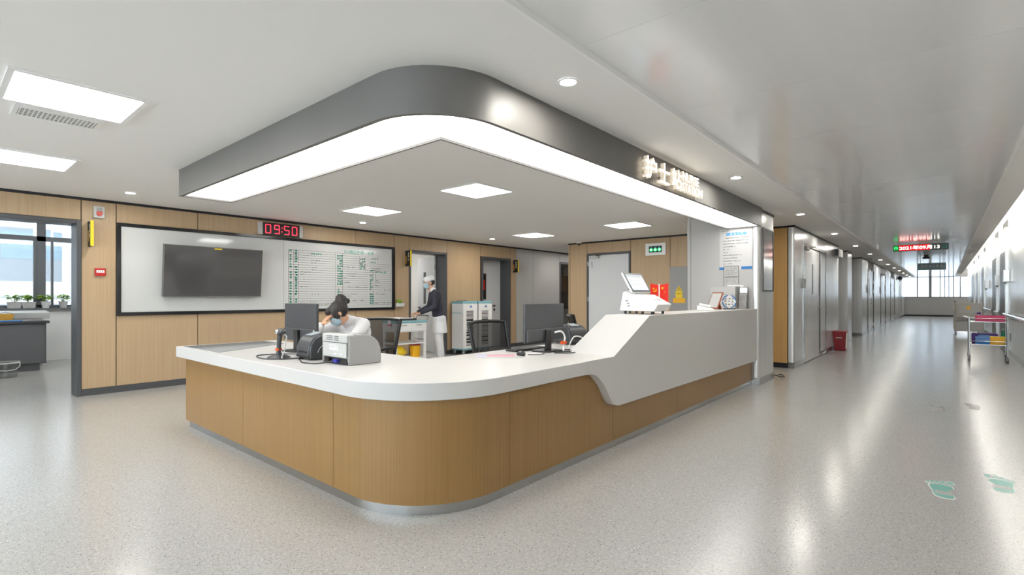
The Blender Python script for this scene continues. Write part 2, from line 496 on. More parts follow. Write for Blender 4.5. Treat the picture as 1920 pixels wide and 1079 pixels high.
# --- back wall with the grey door, and the block behind it along the corridor
mb = MB(); mb.box(-6.72, -5.14, YB + .012, YB + .2, 2.215, H).box(-6.72, -6.19, YB + .012, YB + .2, 0, 2.215).box(-5.14, XC - .02, YB + .012, YB + .2, 0, H)
mb.box(-6.72, -6.55, YB + .2, 16, 0, H)
wbk = struct('wall_back', mb, M['joint'], 'oak clad rear wall of the nurse station with the grey door', 'wall')
def panel_y(parent, x0, x1, z0, z1, y=YB, mtl='wood'):
    return MB().box(x0 + G, x1 - G, y, y + .012, z0 + .002, z1 - .002).build('panel', M[mtl], parent)
panel_y(wbk, -6.725, -6.672, BASEZ, TOPZ); panel_y(wbk, -6.672, -6.212, BASEZ, TOPZ)
panel_y(wbk, -6.212, -5.119, 2.235, TOPZ); panel_y(wbk, -5.119, -4.241, BASEZ, TOPZ)
panel_y(wbk, -4.241, -3.3, 1.855, TOPZ); panel_y(wbk, -4.241, -3.3, BASEZ, .35); panel_y(wbk, -3.86, -3.3, .35, 1.855)
panel_y(wbk, -3.3, -2.7, BASEZ, TOPZ); panel_y(wbk, -2.7, -2.1, BASEZ, TOPZ, mtl='woodlit')
struct('trim_4', MB().box(-6.73, XC + .012, YB - .006, YB + .012, TOPZ, H), M['black'], 'dark trim strip above the rear oak wall', 'trim')
struct('baseboard_back', MB().box(-6.73, -6.22, YB - .008, YB + .012, 0, BASEZ).box(-5.11, -2.09, YB - .008, YB + .012, 0, BASEZ), M['black'], 'dark skirting along the rear oak wall', 'baseboard')
d5 = thing('door_5', 'grey door with a closer arm in the rear oak wall', 'door', (-5.665, YB, 0), 0, None, 'structure')
for s in (-1, 1):
    a, b_ = sorted((s * .505, s * .545)); MB().box(a, b_, -.015, .15, 0, 2.23).build('jamb', M['dgrey'], d5)
MB().box(-.505, .505, -.015, .15, 2.19, 2.23).build('head', M['dgrey'], d5)
lf = MB().box(-.50, .50, .0, .045, .01, 2.185).build('leaf', M['door'], d5, bevel=.003)
lever(lf, (.43, 0, 1.07), (0, -1, 0), (-1, 0, 0), M['steel'])
cl = MB().box(-.46, -.22, -.055, -.002, 2.115, 2.17).build('door_closer', M['lgplast'], lf, bevel=.006)
MB().tube([(-.27, -.06, 2.165), (-.12, -.13, 2.17), (-.34, -.03, 2.19)], .009).build('closer_arm', M['steel'], lf)
b_ = MB(); rnd = random.Random(3)
for k in range(3): scribble(b_, (-.415, -.002, 2.02 - .05 * k), FY, .05, .036, 5, rnd)
b_.build('printed_marks', M['ink'], lf)
for z in (.3, 1.2, 2.0): MB().cyl((-.508, -.018, z - .05), (-.508, -.018, z + .05), .01).build('hinge', M['steel'], d5)

# --- steel clad blocks on the left side of the corridor
def steel_block(name, label, y0, y1, x0, faces, parts):
    """block from x0 to XC, y0..y1; front panels on y0, side panels on XC"""
    t = struct(name, MB().box(x0, XC - .012, y0 + .012, y1, 0, H), M['mjoint'], label, 'wall')
    for a, c in faces:
        MB().box(a + .003, c - .003, y0, y0 + .012, .1, TOPZ).build('panel', M['metal'], t)
    for a, c in parts:
        MB().box(XC - .012, XC, a + .003, c - .003, .1, TOPZ).build('panel', M['metal'], t)
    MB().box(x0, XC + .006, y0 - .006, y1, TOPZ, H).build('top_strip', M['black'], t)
    MB().box(x0, XC + .008, y0 - .008, y1, 0, .1).build('skirting', M['steel'], t)
    return t
# corridor side of the first block (rear of the back wall)
mb = MB(); mb.box(-2.1, XC - .012, YB + .012, 10.63, 0, H).box(-2.1, XC - .012, 10.63, 13.0, 2.25, H).box(-2.1, XC - .012, 13.0, 14.73, 0, H).box(-6.5, XC - .012, 14.55, 14.73, 0, H)
wm = struct('wall_corridor_left', mb, M['mjoint'], 'satin steel corridor wall with the first double door', 'wall')
bm_ = MB(); bm_.prism([(-2.09, YB), (-2.03, YB), (-2.012, YB + .004), (-2.004, YB + .012), (XC, YB + .03), (XC, YB + .06), (-2.09, YB + .06)], .1, TOPZ)
bm_.build('corner_post', M['metal'], wm, smooth=True)
for a, c, z0 in ((YB + .06, 10.63, .1), (10.63, 13.0, 2.255), (13.0, 13.9, .1), (13.9, 14.73, .1)):
    MB().box(XC - .012, XC, a + .003, c - .003, z0, TOPZ).build('panel', M['metal'], wm)
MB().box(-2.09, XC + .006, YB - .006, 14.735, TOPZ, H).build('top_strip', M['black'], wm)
MB().box(-2.09, XC + .008, YB - .008, 10.63, 0, .1).box(-2.09, XC + .008, 13.0, 14.735, 0, .1).build('skirting', M['steel'], wm)
MB().box(-2.6, XC, 14.73, 14.742, .1, TOPZ).build('panel', M['metal'], wm)

p2 = steel_block('wall_pier', 'narrow satin steel pier beyond the red bin', 16.3, 17.1, -3.4, ((-3.4, -2.35), (-2.35, XC)), ((16.3, 17.1),))
p3 = steel_block('wall_corridor_far', 'long far run of satin steel corridor wall on the doors side', 19.4, Y1, -3.4, ((-3.4, -2.35), (-2.35, XC)),
                 ((19.4, 20.95), (22.85, 24.2), (24.2, 25.5), (27.76, 29.0), (29.0, 30.38), (33.1, 34.7), (34.7, 36.4), (38.2, 40.0), (40.0, 42.0)))
struct('wall_recess', MB().box(-3.6, -3.4, 14.7, 19.5, 0, H), M['metal'], 'steel wall at the back of the corridor recesses', 'wall')

def leaf_door_x(name, label, y0, y1, zt, split, mtl='metal', dark=False):
    """double door flush in a wall that faces +X at XC"""
    t = thing(name, label, 'door', (XC, (y0 + y1) / 2, 0), 0, None, 'structure')
    h = (y1 - y0) / 2
    fm = M['dgrey'] if dark else M['steel']
    for s in (-1, 1):
        a, c = sorted((s * (h - .05), s * h)); MB().box(-.1, .014, a, c, 0, zt).build('jamb', fm, t)
    MB().box(-.1, .014, -h + .05, h - .05, zt - .05, zt).build('head', fm, t)
    ys = -h + .055 + (2 * h - .11) * split
    for k, (a, c) in enumerate(((-h + .055, ys - .004), (ys + .004, h - .055))):
        lf = MB().box(-.05, -.008, a, c, .012, zt - .055).build('leaf', M[mtl], t, bevel=.003)
        if k == 0: lever(lf, (-.008, c - .08, 1.03), (1, 0, 0), (0, -1, 0), M['steel']); MB().cyl((-.008, c - .08, 1.15), (.01, c - .08, 1.15), .022).build('lock', M['steel'], lf)
        if c - a > .5: MB().box(-.008, -.004, (a + c) / 2 + .05, (a + c) / 2 + .13, 1.3, 1.9).build('slot_glass', M['dgrey'], lf)
        e = a if k == 0 else c
        for z in (.25, 1.45, 1.8):
            MB().box(-.004, .022, e - .025, e + .025, z - .06, z + .06).build('hinge', M['steel'], t)
    MB().box(.0, .05, -h + .12, -h + .36, zt - .12, zt - .065).build('door_closer', M['lgplast'], t, bevel=.005)
    MB().tube([(.055, -h + .3, zt - .07), (.12, -h + .5, zt - .04), (.03, -h + .75, zt - .03)], .01).build('closer_arm', M['steel'], t)
    return t
d6 = leaf_door_x('door_6', 'satin steel double door nearest the nurse station', 10.64, 12.99, 2.25, .70)
MB().box(-.004, .006, .48, 1.1, .06, 2.19).build('cover_frame', M['dgrey'], d6)
MB().box(.006, .012, .53, 1.05, .10, 2.14).build('cover_panel', M['metal'], d6)
for k, (a, c) in enumerate(((20.96, 22.84), (25.51, 27.75), (30.39, 33.09), (36.41, 38.19))):
    leaf_door_x('door_%d' % (7 + k), ('first', 'second', 'third', 'fourth')[k] + ' steel double door along the far left run of corridor wall', a, c, 2.23, .6, dark=True)

# --- column at the end of the counter
col = struct('wall_column', MB().box(-3.03, XC - .012, 7.712, 8.5, 0, H), M['mjoint'], 'square column clad in pale panels at the end of the counter', 'column')
MB().box(-2.965, -2.075, 7.70, 7.712, .1, TOPZ).build('panel', M['greyp'], col)
MB().cyl((-3.0, 7.735, 0), (-3.0, 7.735, H), .036, n=20).build('corner_trim', M['lgplast'], col, smooth=True)
MB().prism([(-2.07, 7.70), (-2.03, 7.70), (-2.012, 7.706), (-2.003, 7.718), (XC, 7.74), (XC, 7.79), (-2.07, 7.79)], .1, H).build('corner_post', M['metal'], col, smooth=True)
MB().box(XC - .012, XC, 7.794, 8.5, .1, TOPZ).build('panel', M['metal'], col)
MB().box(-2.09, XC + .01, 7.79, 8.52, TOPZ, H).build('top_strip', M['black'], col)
MB().box(-2.085, XC + .012, 7.69, 8.51, 0, .1).box(-3.04, -2.085, 7.69, 8.51, 0, .1).build('skirting', M['steel'], col)

# --- right wall of the corridor
RD = ((15.65, 17.1), (18.3, 19.7), (23.8, 25.3), (28.0, 29.5), (32.0, 34.4))
mb = MB(); mb.box(XR + .012, XR + .2, Y0, Y1, 0, 3.0)
wr = struct('wall_right', mb, M['mjoint'], 'satin steel corridor wall on the handrail side', 'wall')
segs = []
y = -5.0
while y < 15.6 - .01: segs.append((y, min(y + 1.15, 15.65))); y += 1.15
for i in range(len(RD) - 1):
    a, c = RD[i][1], RD[i + 1][0]; n = max(1, round((c - a) / 1.3))
    segs += [(a + (c - a) * k / n, a + (c - a) * (k + 1) / n) for k in range(n)]
segs += [(34.4 + 1.266 * k, 34.4 + 1.266 * (k + 1)) for k in range(6)]
for a, c in segs:
    MB().box(XR, XR + .012, a + .003, c - .003, .1, .885).build('panel', M['metal'], wr)
    MB().box(XR, XR + .012, a + .003, c - .003, .891, 2.655).build('panel', M['metal'], wr)
    MB().box(XR, XR + .012, a + .003, c - .003, 2.67, 3.0).build('panel', M['trimw'], wr)
MB().box(XR - .008, XR + .012, Y0, 15.6, 0, .1).build('skirting', M['steel'], wr)
for k, (a, c) in enumerate(RD):
    t = thing('door_%d' % (11 + k), ('nearest', 'second', 'third', 'fourth', 'farthest')[k] + ' patient room door with dark patterned leaf along the handrail wall', 'door', (XR, (a + c) / 2, 0), 0, None, 'structure')
    h = (c - a) / 2
    for s in (-1, 1):
        p, q = sorted((s * (h - .1), s * h)); MB().box(-.05, .02, p, q, 0, 2.8).build('jamb', M['steel'], t, bevel=.004)
    MB().box(-.05, .02, -h + .1, h - .1, 2.27, 2.8).build('head', M['steel'], t)
    MB().box(-.051, .01, -h + .1, h - .1, .01, 2.268).build('leaf', M['rleaf'] if 'rleaf' in M else M['dgrey'], t)
    pl = MB().box(-.062, -.05, -.16, .16, 2.42, 2.58).build('number_plate', M['paper'], t)
    b_ = MB(); rnd = random.Random(k)
    for q in range(2): scribble(b_, (-.063, .05 - .1 * q, 2.5), FXN, .07, .1, 5, rnd)
    b_.build('number', M['ink'], pl)
    MB().box(-.05, -.012, h - .2, h - .17, .95, 1.15).build('handle', M['chrome'], t)

# --- end of the corridor: low wall, window band
we = struct('wall_end', MB().box(-3.6, XR + .2, Y1 + .012, Y1 + .2, 0, 1.2).box(-3.6, XR + .2, Y1, Y1 + .2, 2.53, 3.12), M['greyp'], 'low wall under the window band at the end of the corridor', 'wall')
for a, c in ((-2.0, -1.0), (-1.0, .05), (.05, 1.05)):
    MB().box(a + .004, c - .004, Y1, Y1 + .012, .1, 1.19).build('panel', M['greyp'], we)
MB().box(-2.0, XR, Y1 - .008, Y1 + .012, 0, .1).build('skirting', M['black'], we)
wn = thing('window_1', 'wide window band at the far end of the corridor', 'window', (0, Y1, 0), 0, None, 'structure')
xs = [-2.1, -1.36, -.72, -.24, -.02, .18, .40, .72, 1.16]
wd = [.05, .06, .14, .05, .04, .04, .05, .06, .05]
for x_, w_ in zip(xs, wd):
    MB().box(x_ - w_ / 2, x_ + w_ / 2, .02, .1, 1.2, 2.53).build('mullion', M['gplast'], wn)
for i in range(len(xs) - 1):
    MB().box(xs[i] + wd[i] / 2, xs[i + 1] - wd[i + 1] / 2, .05, .058, 1.26, 2.5).build('pane', M['panedim'], wn)
MB().box(-2.1, 1.2, .02, .1, 1.2, 1.26).build('sill_rail', M['gplast'], wn)
MB().box(-2.1, 1.2, .02, .1, 2.5, 2.53).build('head_rail', M['gplast'], wn)
MB().box(-2.15, 1.1, -.03, .1, 1.19, 1.202).build('sill', M['trimw'], wn)

# walls behind the camera and closing rooms
struct('wall_front', MB().box(-8.6, XR + .2, Y0 - .2, Y0, 0, .9).box(-8.6, XR + .2, Y0 - .2, Y0, 2.42, 3.1).box(-8.6, -8.0, Y0 - .2, Y0, .9, 2.42).box(.9, XR + .2, Y0 - .2, Y0, .9, 2.42), M['greyp'], 'plain pale wall closing the hall behind the viewer', 'wall')
wn = thing('window_added', 'wide unseen window added behind the viewer to fill the hall with daylight', 'window', (-3.5, Y0, 0), 0, None, 'structure')  # unseen window added behind the camera for daylight fill
for k in range(8):
    x_ = -4.5 + 8.9 / 7 * k
    MB().box(x_ - .03, x_ + .03, -.12, -.04, .9, 2.42).build('mullion', M['gplast'], wn)
    if k < 7: MB().box(x_ + .03, x_ + 8.9 / 7 - .03, -.085, -.078, .9, 2.42).build('pane', M['pane'], wn)
struct('wall_passage_end', MB().box(-8.6, -6.5, 16, 16.2, 0, 2.62), M['greyp'], 'pale wall at the end of the side passage', 'wall')
# treatment rooms behind doors 2..4
struct('wall_room_middle', MB().box(-11.4, -11.2, 5.6, 10.6, 0, 2.6).box(-11.2, -8.56, 5.5, 5.6, 0, 2.6).box(-11.2, -8.56, 8.1, 8.2, 0, 2.6).box(-11.4, -8.56, 5.5, 10.6, 2.5, 2.6).box(-11.2, -8.56, 10.5, 10.6, 0, 2.6),
       M['ceil'], 'white walls of the small rooms behind the oak wall', 'wall')
struct('wall_room_far', MB().box(-11.2, -11.0, 10.6, 16, 0, 2.6).box(-11.0, -8.56, 15.9, 16, 0, 2.6).box(-11.2, -8.56, 10.6, 16, 2.5, 2.6), M['ceil'], 'white walls of the room behind the grey panels', 'wall')

# ------------------------------------------------------------------ ceiling lights
def panel_light(x, y, label, z=H, group='square light panels in the hall ceiling'):
    t = thing('ceiling_panel_light', label, 'ceiling light', (x, y, z), 0, group)
    f = MB()
    f.box(-.325, .325, -.325, -.295, -.012, -.0005).box(-.325, .325, .295, .325, -.012, -.0005)
    f.box(-.325, -.295, -.295, .295, -.012, -.0005).box(.295, .325, -.295, .295, -.012, -.0005)
    f.build('frame', M['trimw'], t)
    MB().box(-.295, .295, -.295, .295, -.009, -.001).build('diffuser', M['panelL'], t)
    return t
panel_light(-4.17, .635, 'square ceiling light panel beside the slotted vent')
panel_light(-6.32, .635, 'square ceiling light panel cut off by the picture edge, nearest the plant room')
panel_light(-4.18, 4.25, 'largest square light panel seen inside the canopy angle')
panel_light(-6.32, 4.27, 'square light panel above the whiteboard side of the station')
panel_light(-6.32, 8.08, 'square light panel nearest the record carts and passage')
panel_light(-4.19, 8.0, 'square light panel in front of the rear grey door')
for x, w in ((-6.32, 'oak wall'), (-4.18, 'corridor')): panel_light(x, -3.0, 'unseen square light panel added behind the viewer, the one nearer the ' + w)  # unseen panels continuing the grid, added to light the hall
panel_light(-9.9, 6.85, 'unseen light panel added inside the room with the open white door', 2.5)  # unseen, added so the room looks bright through its doorway
panel_light(-9.8, 12.2, 'unseen light panel added inside the room behind the grey panels', 2.5)  # unseen panel added to light the far room

for y in (.2, 2.4): panel_light(-10.6, y, 'unseen light panel added in the plant room ceiling ' + ('over the dark cabinet' if y < 1 else 'away from the dark cabinet'), 2.85)  # unseen panels added to brighten the plant room
ORD = ('first', 'second', 'third', 'fourth', 'fifth', 'sixth', 'seventh', 'eighth', 'ninth', 'tenth', 'eleventh', 'twelfth', 'thirteenth')
def downlight(x, y, label, group):
    t = thing('downlight', label, 'downlight', (x, y, H), 0, group)
    MB().ring((0, 0, 0), .046, .062, -.008, -.0005, 24).build('trim_ring', M['trimw'], t, smooth=True)
    MB().cyl((0, 0, -.005), (0, 0, -.001), .047, n=24).build('lens', M['downL'], t)
for k in range(13):
    downlight(-1.66, 2.443 + 3.1 * k, ORD[k] + ' round downlight along the corridor edge, counted from the canopy corner', 'corridor downlights')
for k, w in enumerate(('above the fire alarm and oak panel', 'above the handwritten half of the whiteboard', 'above the record carts')):
    downlight(-7.42, 1.643 + 3.19 * k, 'round downlight in the hall ceiling ' + w, 'hall downlights')
for k, w in enumerate(('near the oak corner of the side passage', 'deep in the side passage')):
    downlight(-7.42, 11.21 + 3.19 * k, 'unseen round downlight added ' + w, 'hall downlights')  # unseen downlights continuing the row, added to brighten the passage
panel_light(-7.45, 13.0, 'unseen light panel added in the side passage ceiling')  # unseen panel added to brighten the passage walls
# unseen light strip added on the soffit to brighten the upper wall
cv = MB().box(.71, .735, Y0 + .5, Y1 - .5, H + .125, H + .14).build('added_light_strip', M['cove'])
tag(cv, 'thin unseen light strip added behind the soffit to brighten the upper wall', 'light strip')

t = thing('air_vent', 'white slotted air vent beside the square ceiling light', 'vent', (-4.70, .63, H))
f = MB().box(-.145, -.09, -.23, .23, -.008, -.0005).box(.09, .145, -.23, .23, -.008, -.0005).box(-.09, .09, -.23, -.205, -.008, -.0005).box(-.09, .09, .205, .23, -.008, -.0005)
f.build('frame', M['trimw'], t)
MB().box(-.09, .09, -.205, .205, -.002, -.0005).build('backing', M['gplast'], t)
for k in range(18):
    MB().box(-.09, .09, -.2 + k * .0229, -.2 + k * .0229 + .006, -.0075, -.002).build('slat', M['trimw'], t)
for k in (-1, 0, 1): MB().box(-.003 + .045 * k, .003 + .045 * k, -.205, .205, -.006, -.002).build('slat', M['trimw'], t)

# ------------------------------------------------------------------ canopy
def lpath(xl, yo, xo, yr, r, n=14):
    """outer line of an L: from (xl,yo) along X, round the corner, up to (xo,yr)"""
    pts = [(xl, yo)]
    for k in range(n + 1):
        a = R(-90 + 90 * k / n)
        pts.append((xo - r + r * math.cos(a), yo + r + r * math.sin(a)))
    pts.append((xo, yr))
    return pts
can = thing('canopy', 'grey L shaped ceiling canopy with a light box underside over the counter', 'canopy', (-5.7, 1.66, 2.24))
off = Vector((5.7, -1.66, -2.24))
P = lpath(-5.73, 1.66, -1.955, 7.69, .48) + [(-2.42, 7.69), (-2.42, 2.14), (-5.73, 2.14)]
Q = lpath(-5.70, 1.69, -1.985, 7.66, .45) + [(-2.39 - .015, 7.66), (-2.39 - .015, 2.125), (-5.70, 2.125)]
n = len(P)
vs = [(x, y, H) for x, y in P] + [(x, y, 2.24) for x, y in P] + [(x, y, 2.24) for x, y in Q] + [(x, y, 2.262) for x, y in Q]
fs = []
for k in range(3):
    for i in range(n):
        j = (i + 1) % n
        fs.append((k * n + i, k * n + j, (k + 1) * n + j, (k + 1) * n + i))
mb = MB(); mb.add([Vector(v) + off for v in vs], fs); mb.build('fascia', M['canopy'], can, smooth=True, angle=30)
MB().add([Vector((x, y, 2.256)) + off for x, y in Q], [tuple(range(n))]).build('diffuser', M['canopyL'], can)
# lettering standing off the fascia
sg = thing('illuminated_sign', 'glowing white standing letters reading nurse station on the grey canopy', 'sign', (-1.955, 3.9, 2.34))
def letter(body, y0, y1, z0, z1, bold):
    c = (.062, (y0 + y1) / 2 - 3.9, (z0 + z1) / 2 - 2.34)
    o = text(body, y1 - y0, z1 - z0, .035, c, FX, 'letter', M['letter'], sg, bold)
    o.data.materials.append(M['letside']); o.data.materials.append(M['letback'])
    for p in o.data.polygons:
        if p.normal.x < -.9: p.material_index = 2
        elif p.normal.x < .9: p.material_index = 1
for ch, a, c in (('护', 3.925, 4.145), ('士', 4.195, 4.415), ('站', 4.47, 4.69)): letter(ch, a, c, 2.255, 2.437, .010)
for wd_, a, c, z0, z1 in (('NURSE', 4.715, 5.13, 2.358, 2.446), ('STATION', 4.705, 5.22, 2.256, 2.344)):
    letter(wd_, a, c, z0, z1, .006)
for y in (4.03, 4.30, 4.58, 4.9, 5.1):
    MB().box(0, .03, y - 3.9 - .006, y - 3.9 + .006, -.03, -.018).build('standoff', M['steel'], sg)

# ------------------------------------------------------------------ counter
ct = thing('nurse_station_counter', 'curved white and oak nurse station counter with a raised far section', 'counter', (-3.8, 2.4, 0))
CO = Vector((3.8, -2.4, 0))
def cb(mb, name, mtl, **k):
    mb.v = [tuple(Vector(p) + CO) for p in mb.v]
    return mb.build(name, mtl, ct, **k)
top = lpath(-5.66, 1.615, -2.02, 7.685, .66, 18) + [(-3.05, 7.685), (-3.05, 2.57), (-5.66, 2.57)]
cb(MB().prism(top, .67, .77), 'worktop', M['white'], smooth=True, bevel=.004, angle=30)
wave = [(3.272, .668), (3.348, .648), (3.407, .611), (3.468, .561), (3.519, .502), (3.571, .431), (3.625, .385), (3.70, .364)]
# smooth the wave
def spl(pts, n=4):
    out = []
    for i in range(len(pts) - 1):
        p0 = Vector(pts[max(i - 1, 0)]); p1 = Vector(pts[i]); p2 = Vector(pts[i + 1]); p3 = Vector(pts[min(i + 2, len(pts) - 1)])
        for k in range(n):
            t_ = k / n
            out.append(tuple(.5 * ((2 * p1) + (p2 - p0) * t_ + (2 * p0 - 5 * p1 + 4 * p2 - p3) * t_ ** 2 + (3 * p1 - p0 - 3 * p2 + p3) * t_ ** 3)))
    return out + [tuple(pts[-1])]
fp = spl(wave) + [(7.686, .349), (7.686, 1.0799), (4.27, 1.0799), (3.622, .7698), (3.2, .7698), (3.2, .670)]
cb(MB().prism(fp, -2.088, -2.0193, ax='x'), 'front_panel', M['white'], smooth=True, angle=25)
cb(MB().prism([(3.62, .768), (4.27, 1.08), (7.686, 1.08), (7.686, 1.03), (4.30, 1.03), (3.76, .768)], -2.47, -2.0885, ax='x'), 'raised_top', M['white'], bevel=.003)
cb(MB().box(-2.47, -2.44, 4.3, 7.686, .769, 1.031), 'back_upstand', M['white'])
# oak panels below
def run(pa, pb, pts_o, pts_i, z0, z1):
    mb = MB(); n = len(pts_o)
    vs = [(x, y, z0) for x, y in pts_o] + [(x, y, z1) for x, y in pts_o] + [(x, y, z0) for x, y in pts_i] + [(x, y, z1) for x, y in pts_i]
    fs = []
    for i in range(n - 1):
        fs += [(i, i + 1, n + i + 1, n + i), (2 * n + i, 3 * n + i, 3 * n + i + 1, 2 * n + i + 1), (n + i, n + i + 1, 3 * n + i + 1, 3 * n + i), (i, 2 * n + i, 2 * n + i + 1, i + 1)]
    fs += [(0, n, 3 * n, 2 * n), (n - 1, 3 * n - 1, 4 * n - 1, 2 * n - 1)]
    return mb.add(vs, fs)
yo, xo, rr = 1.682, -2.089, .60
for a, c in ((-5.6, -4.264), (-4.264, -2.907)):
    cb(MB().box(a + .002, c - .002, yo, yo + .02, .06, .67), 'panel', M['woodc'])
po = [(-2.905, yo)] + lpath(-2.8, yo, xo, 2.3, rr, 20)[1:-1] + [(xo, 2.421)]
pi = [(-2.905, yo + .02)] + lpath(-2.8, yo + .02, xo - .02, 2.3, rr - .02, 20)[1:-1] + [(xo - .02, 2.421)]
cb(run(0, 0, po, pi, .06, .67), 'curved_panel', M['woodc'], smooth=True, angle=30)
for a, c in ((2.423, 3.724), (3.724, 5.048), (5.048, 7.672)):
    cb(MB().box(xo - .02, xo, a + .002, c - .002, .06, .67), 'panel', M['woodc'])
cb(MB().box(-5.602, -5.58, yo + .022, 2.52, .06, .67), 'end_panel', M['woodc'])
ki = lpath(-5.57, yo + .022, xo - .022, 7.67, rr - .022, 20)
kj = lpath(-5.57, yo + .05, xo - .05, 7.67, rr - .05, 20)
cb(run(0, 0, ki, kj, 0.061, .669), 'carcass', M['joint'], smooth=True, angle=30)
ki = lpath(-5.53, yo + .012, xo - .012, 7.67, rr - .012, 20)
kj = lpath(-5.53, yo + .04, xo - .04, 7.67, rr - .04, 20)
cb(run(0, 0, ki, kj, 0, .06), 'kick_plate', M['steel'], smooth=True, angle=30)
cb(MB().box(-3.0, -2.97, 2.62, 7.6, .0, .669).box(-5.55, -3.0, 2.5, 2.53, 0, .669), 'inner_panel', M['greyp'])

# ------------------------------------------------------------------ things on the oak wall
wb_ = thing('glass_whiteboard', 'long white glass board in a black frame on the oak wall', 'whiteboard', (XW, 3.87, 1.0))
def wy(y): return y - 3.87
for a, c, z0, z1 in ((1.674, 6.07, 1.175, 1.222), (1.674, 6.07, 0, .047)):
    MB().box(0, .035, wy(a), wy(c), z0, z1).build('frame_rail', M['bglass'], wb_, bevel=.003)
for a, c in ((1.674, 1.721), (6.0, 6.07)):
    MB().box(0, .035, wy(a), wy(c), .047, 1.175).build('frame_rail', M['bglass'], wb_, bevel=.003)
MB().box(0, .022, wy(1.721), wy(3.868), .047, 1.175).build('glass_panel', M['glassw'], wb_)
gp = MB().box(0, .022, wy(3.872), wy(6.0), .047, 1.175).build('glass_panel', M['glassw'], wb_)
text('512病区护理一览表', .62, .066, 0, (.0232, wy(5.28), 1.065), FX, 'title', M['teal'], gp, .01)
rnd = random.Random(11)
ln_ = MB()
def hline(y0, y1, z): ln_.box(.022, .0228, wy(y0), wy(y1), z - .0018, z + .0018)
def vline(y, z0, z1): ln_.box(.022, .0228, wy(y) - .0018, wy(y) + .0018, z0, z1)
for k in range(24):
    z = .10 + k * .0405
    hline(3.95, 4.80, z)
    hline(4.82, 5.48 if k < 17 else 5.30, z)
    if k < 20: hline(5.50, 5.97, z)
for y in (3.95, 4.04, 4.12, 4.80, 4.94): vline(y, .1, 1.03)
for y in (5.50, 5.57, 5.97): vline(y, .1, .74)
vline(5.62, .5, .74); vline(5.28, .74, .99); vline(5.40, .74, .99)
stuff(ln_.build('ruled_lines', M['ink'], gp))
tl = MB()
def col_chars(y, z0, z1, w, h, dens=.85):
    z = z1
    while z > z0:
        if rnd.random() < dens: scribble(tl, (.0228, wy(y), z), FX, w, h, 7, rnd, sw=.18)
        z -= h * 1.25
col_chars(3.985, .12, 1.02, .042, .036, .7); col_chars(4.08, .12, 1.02, .05, .036)
for y in (4.845, 4.885, 4.92): col_chars(y, .45, .98, .036, .036, .85)
for y in (4.85, 4.9): col_chars(y, .1, .42, .04, .034, .55)
for y in (5.31, 5.345, 5.38): col_chars(y, .76, .95, .034, .036, .9)
for y in (5.515, 5.545, 5.575): col_chars(y, .1, .3, .034, .034, .95)
for y in (5.52, 5.55): col_chars(y, .34, .74, .03, .034, .6)
for k in range(5): scribble(tl, (.0228, wy(4.36 + .04 * k), .985), FX, .036, .04, 6, rnd)
for k in range(6): scribble(tl, (.0228, wy(5.66 + .04 * k), .72), FX, .034, .034, 6, rnd)
for k in range(4): scribble(tl, (.0228, wy(5.55 + .04 * k), .965), FX, .034, .036, 6, rnd)
for k in range(3): scribble(tl, (.0228, wy(5.53 + .04 * k), .9), FX, .034, .036, 6, rnd)
stuff(tl.build('green_headings', M['teal'], gp))
hw = MB()
for y0, z, nn in ((4.35, .87, 6), (4.36, .83, 3), (4.36, .75, 4), (4.36, .71, 3), (4.16, .67, 7), (4.16, .63, 3), (4.16, .55, 3), (4.16, .42, 5), (4.36, .29, 5), (4.16, .16, 11), (4.16, .12, 19),
                 (4.97, .79, 8), (4.97, .67, 9), (5.08, .63, 4), (4.97, .59, 2), (4.97, .51, 5), (5.06, .43, 2), (5.22, .43, 2), (5.38, .43, 2), (4.97, .30, 10), (4.97, .26, 6), (4.97, .22, 5), (5.15, .18, 3), (5.32, .18, 3),
                 (5.29, .88, 4), (5.3, .84, 6), (5.3, .79, 5), (5.55, .78, 9), (5.55, .74, 7), (5.62, .56, 4), (5.62, .52, 4), (5.62, .46, 4), (5.83, .38, 6), (5.65, .3, 8), (5.62, .13, 3), (5.8, .13, 8)):
    for q in range(nn):
        if rnd.random() < .85: scribble(hw, (.0228, wy(y0 + .028 * q), z + rnd.uniform(-.004, .004)), FX, .022, .024, 4, rnd)
stuff(hw.build('handwriting', M['ink'], gp))

# television, tipped forward on its bracket
tv = thing('television', 'large black flat television tilted forward over the white board', 'television', (-8.13, 2.815, 1.25))
a_ = math.atan2(.07, .71)
Mt = Matrix.Rotation(a_, 3, 'Y')
def tb(mb, name, mtl, par=tv, **k):
    mb.v = [tuple(Mt @ Vector(p)) for p in mb.v]
    return mb.build(name, mtl, par, **k)
tb(MB().box(-.045, -.006, -.655, .655, .0, .725), 'casing', M['bplast'], bevel=.004)
tb(MB().box(-.006, .002, -.655, .655, .0, .725), 'bezel', M['steel'])
tb(MB().box(.002, .0045, -.648, .648, .012, .718), 'screen', M['tvscr'])
tb(MB().box(.0045, .0055, -.03, .07, .69, .708), 'yellow_label', M['yellow'])
tb(MB().box(.002, .006, -.02, .02, -.004, .008), 'logo_bar', M['steel'])
MB().box(-.087, -.03, -.2, .2, .25, .5).build('wall_bracket', M['black'], tv)

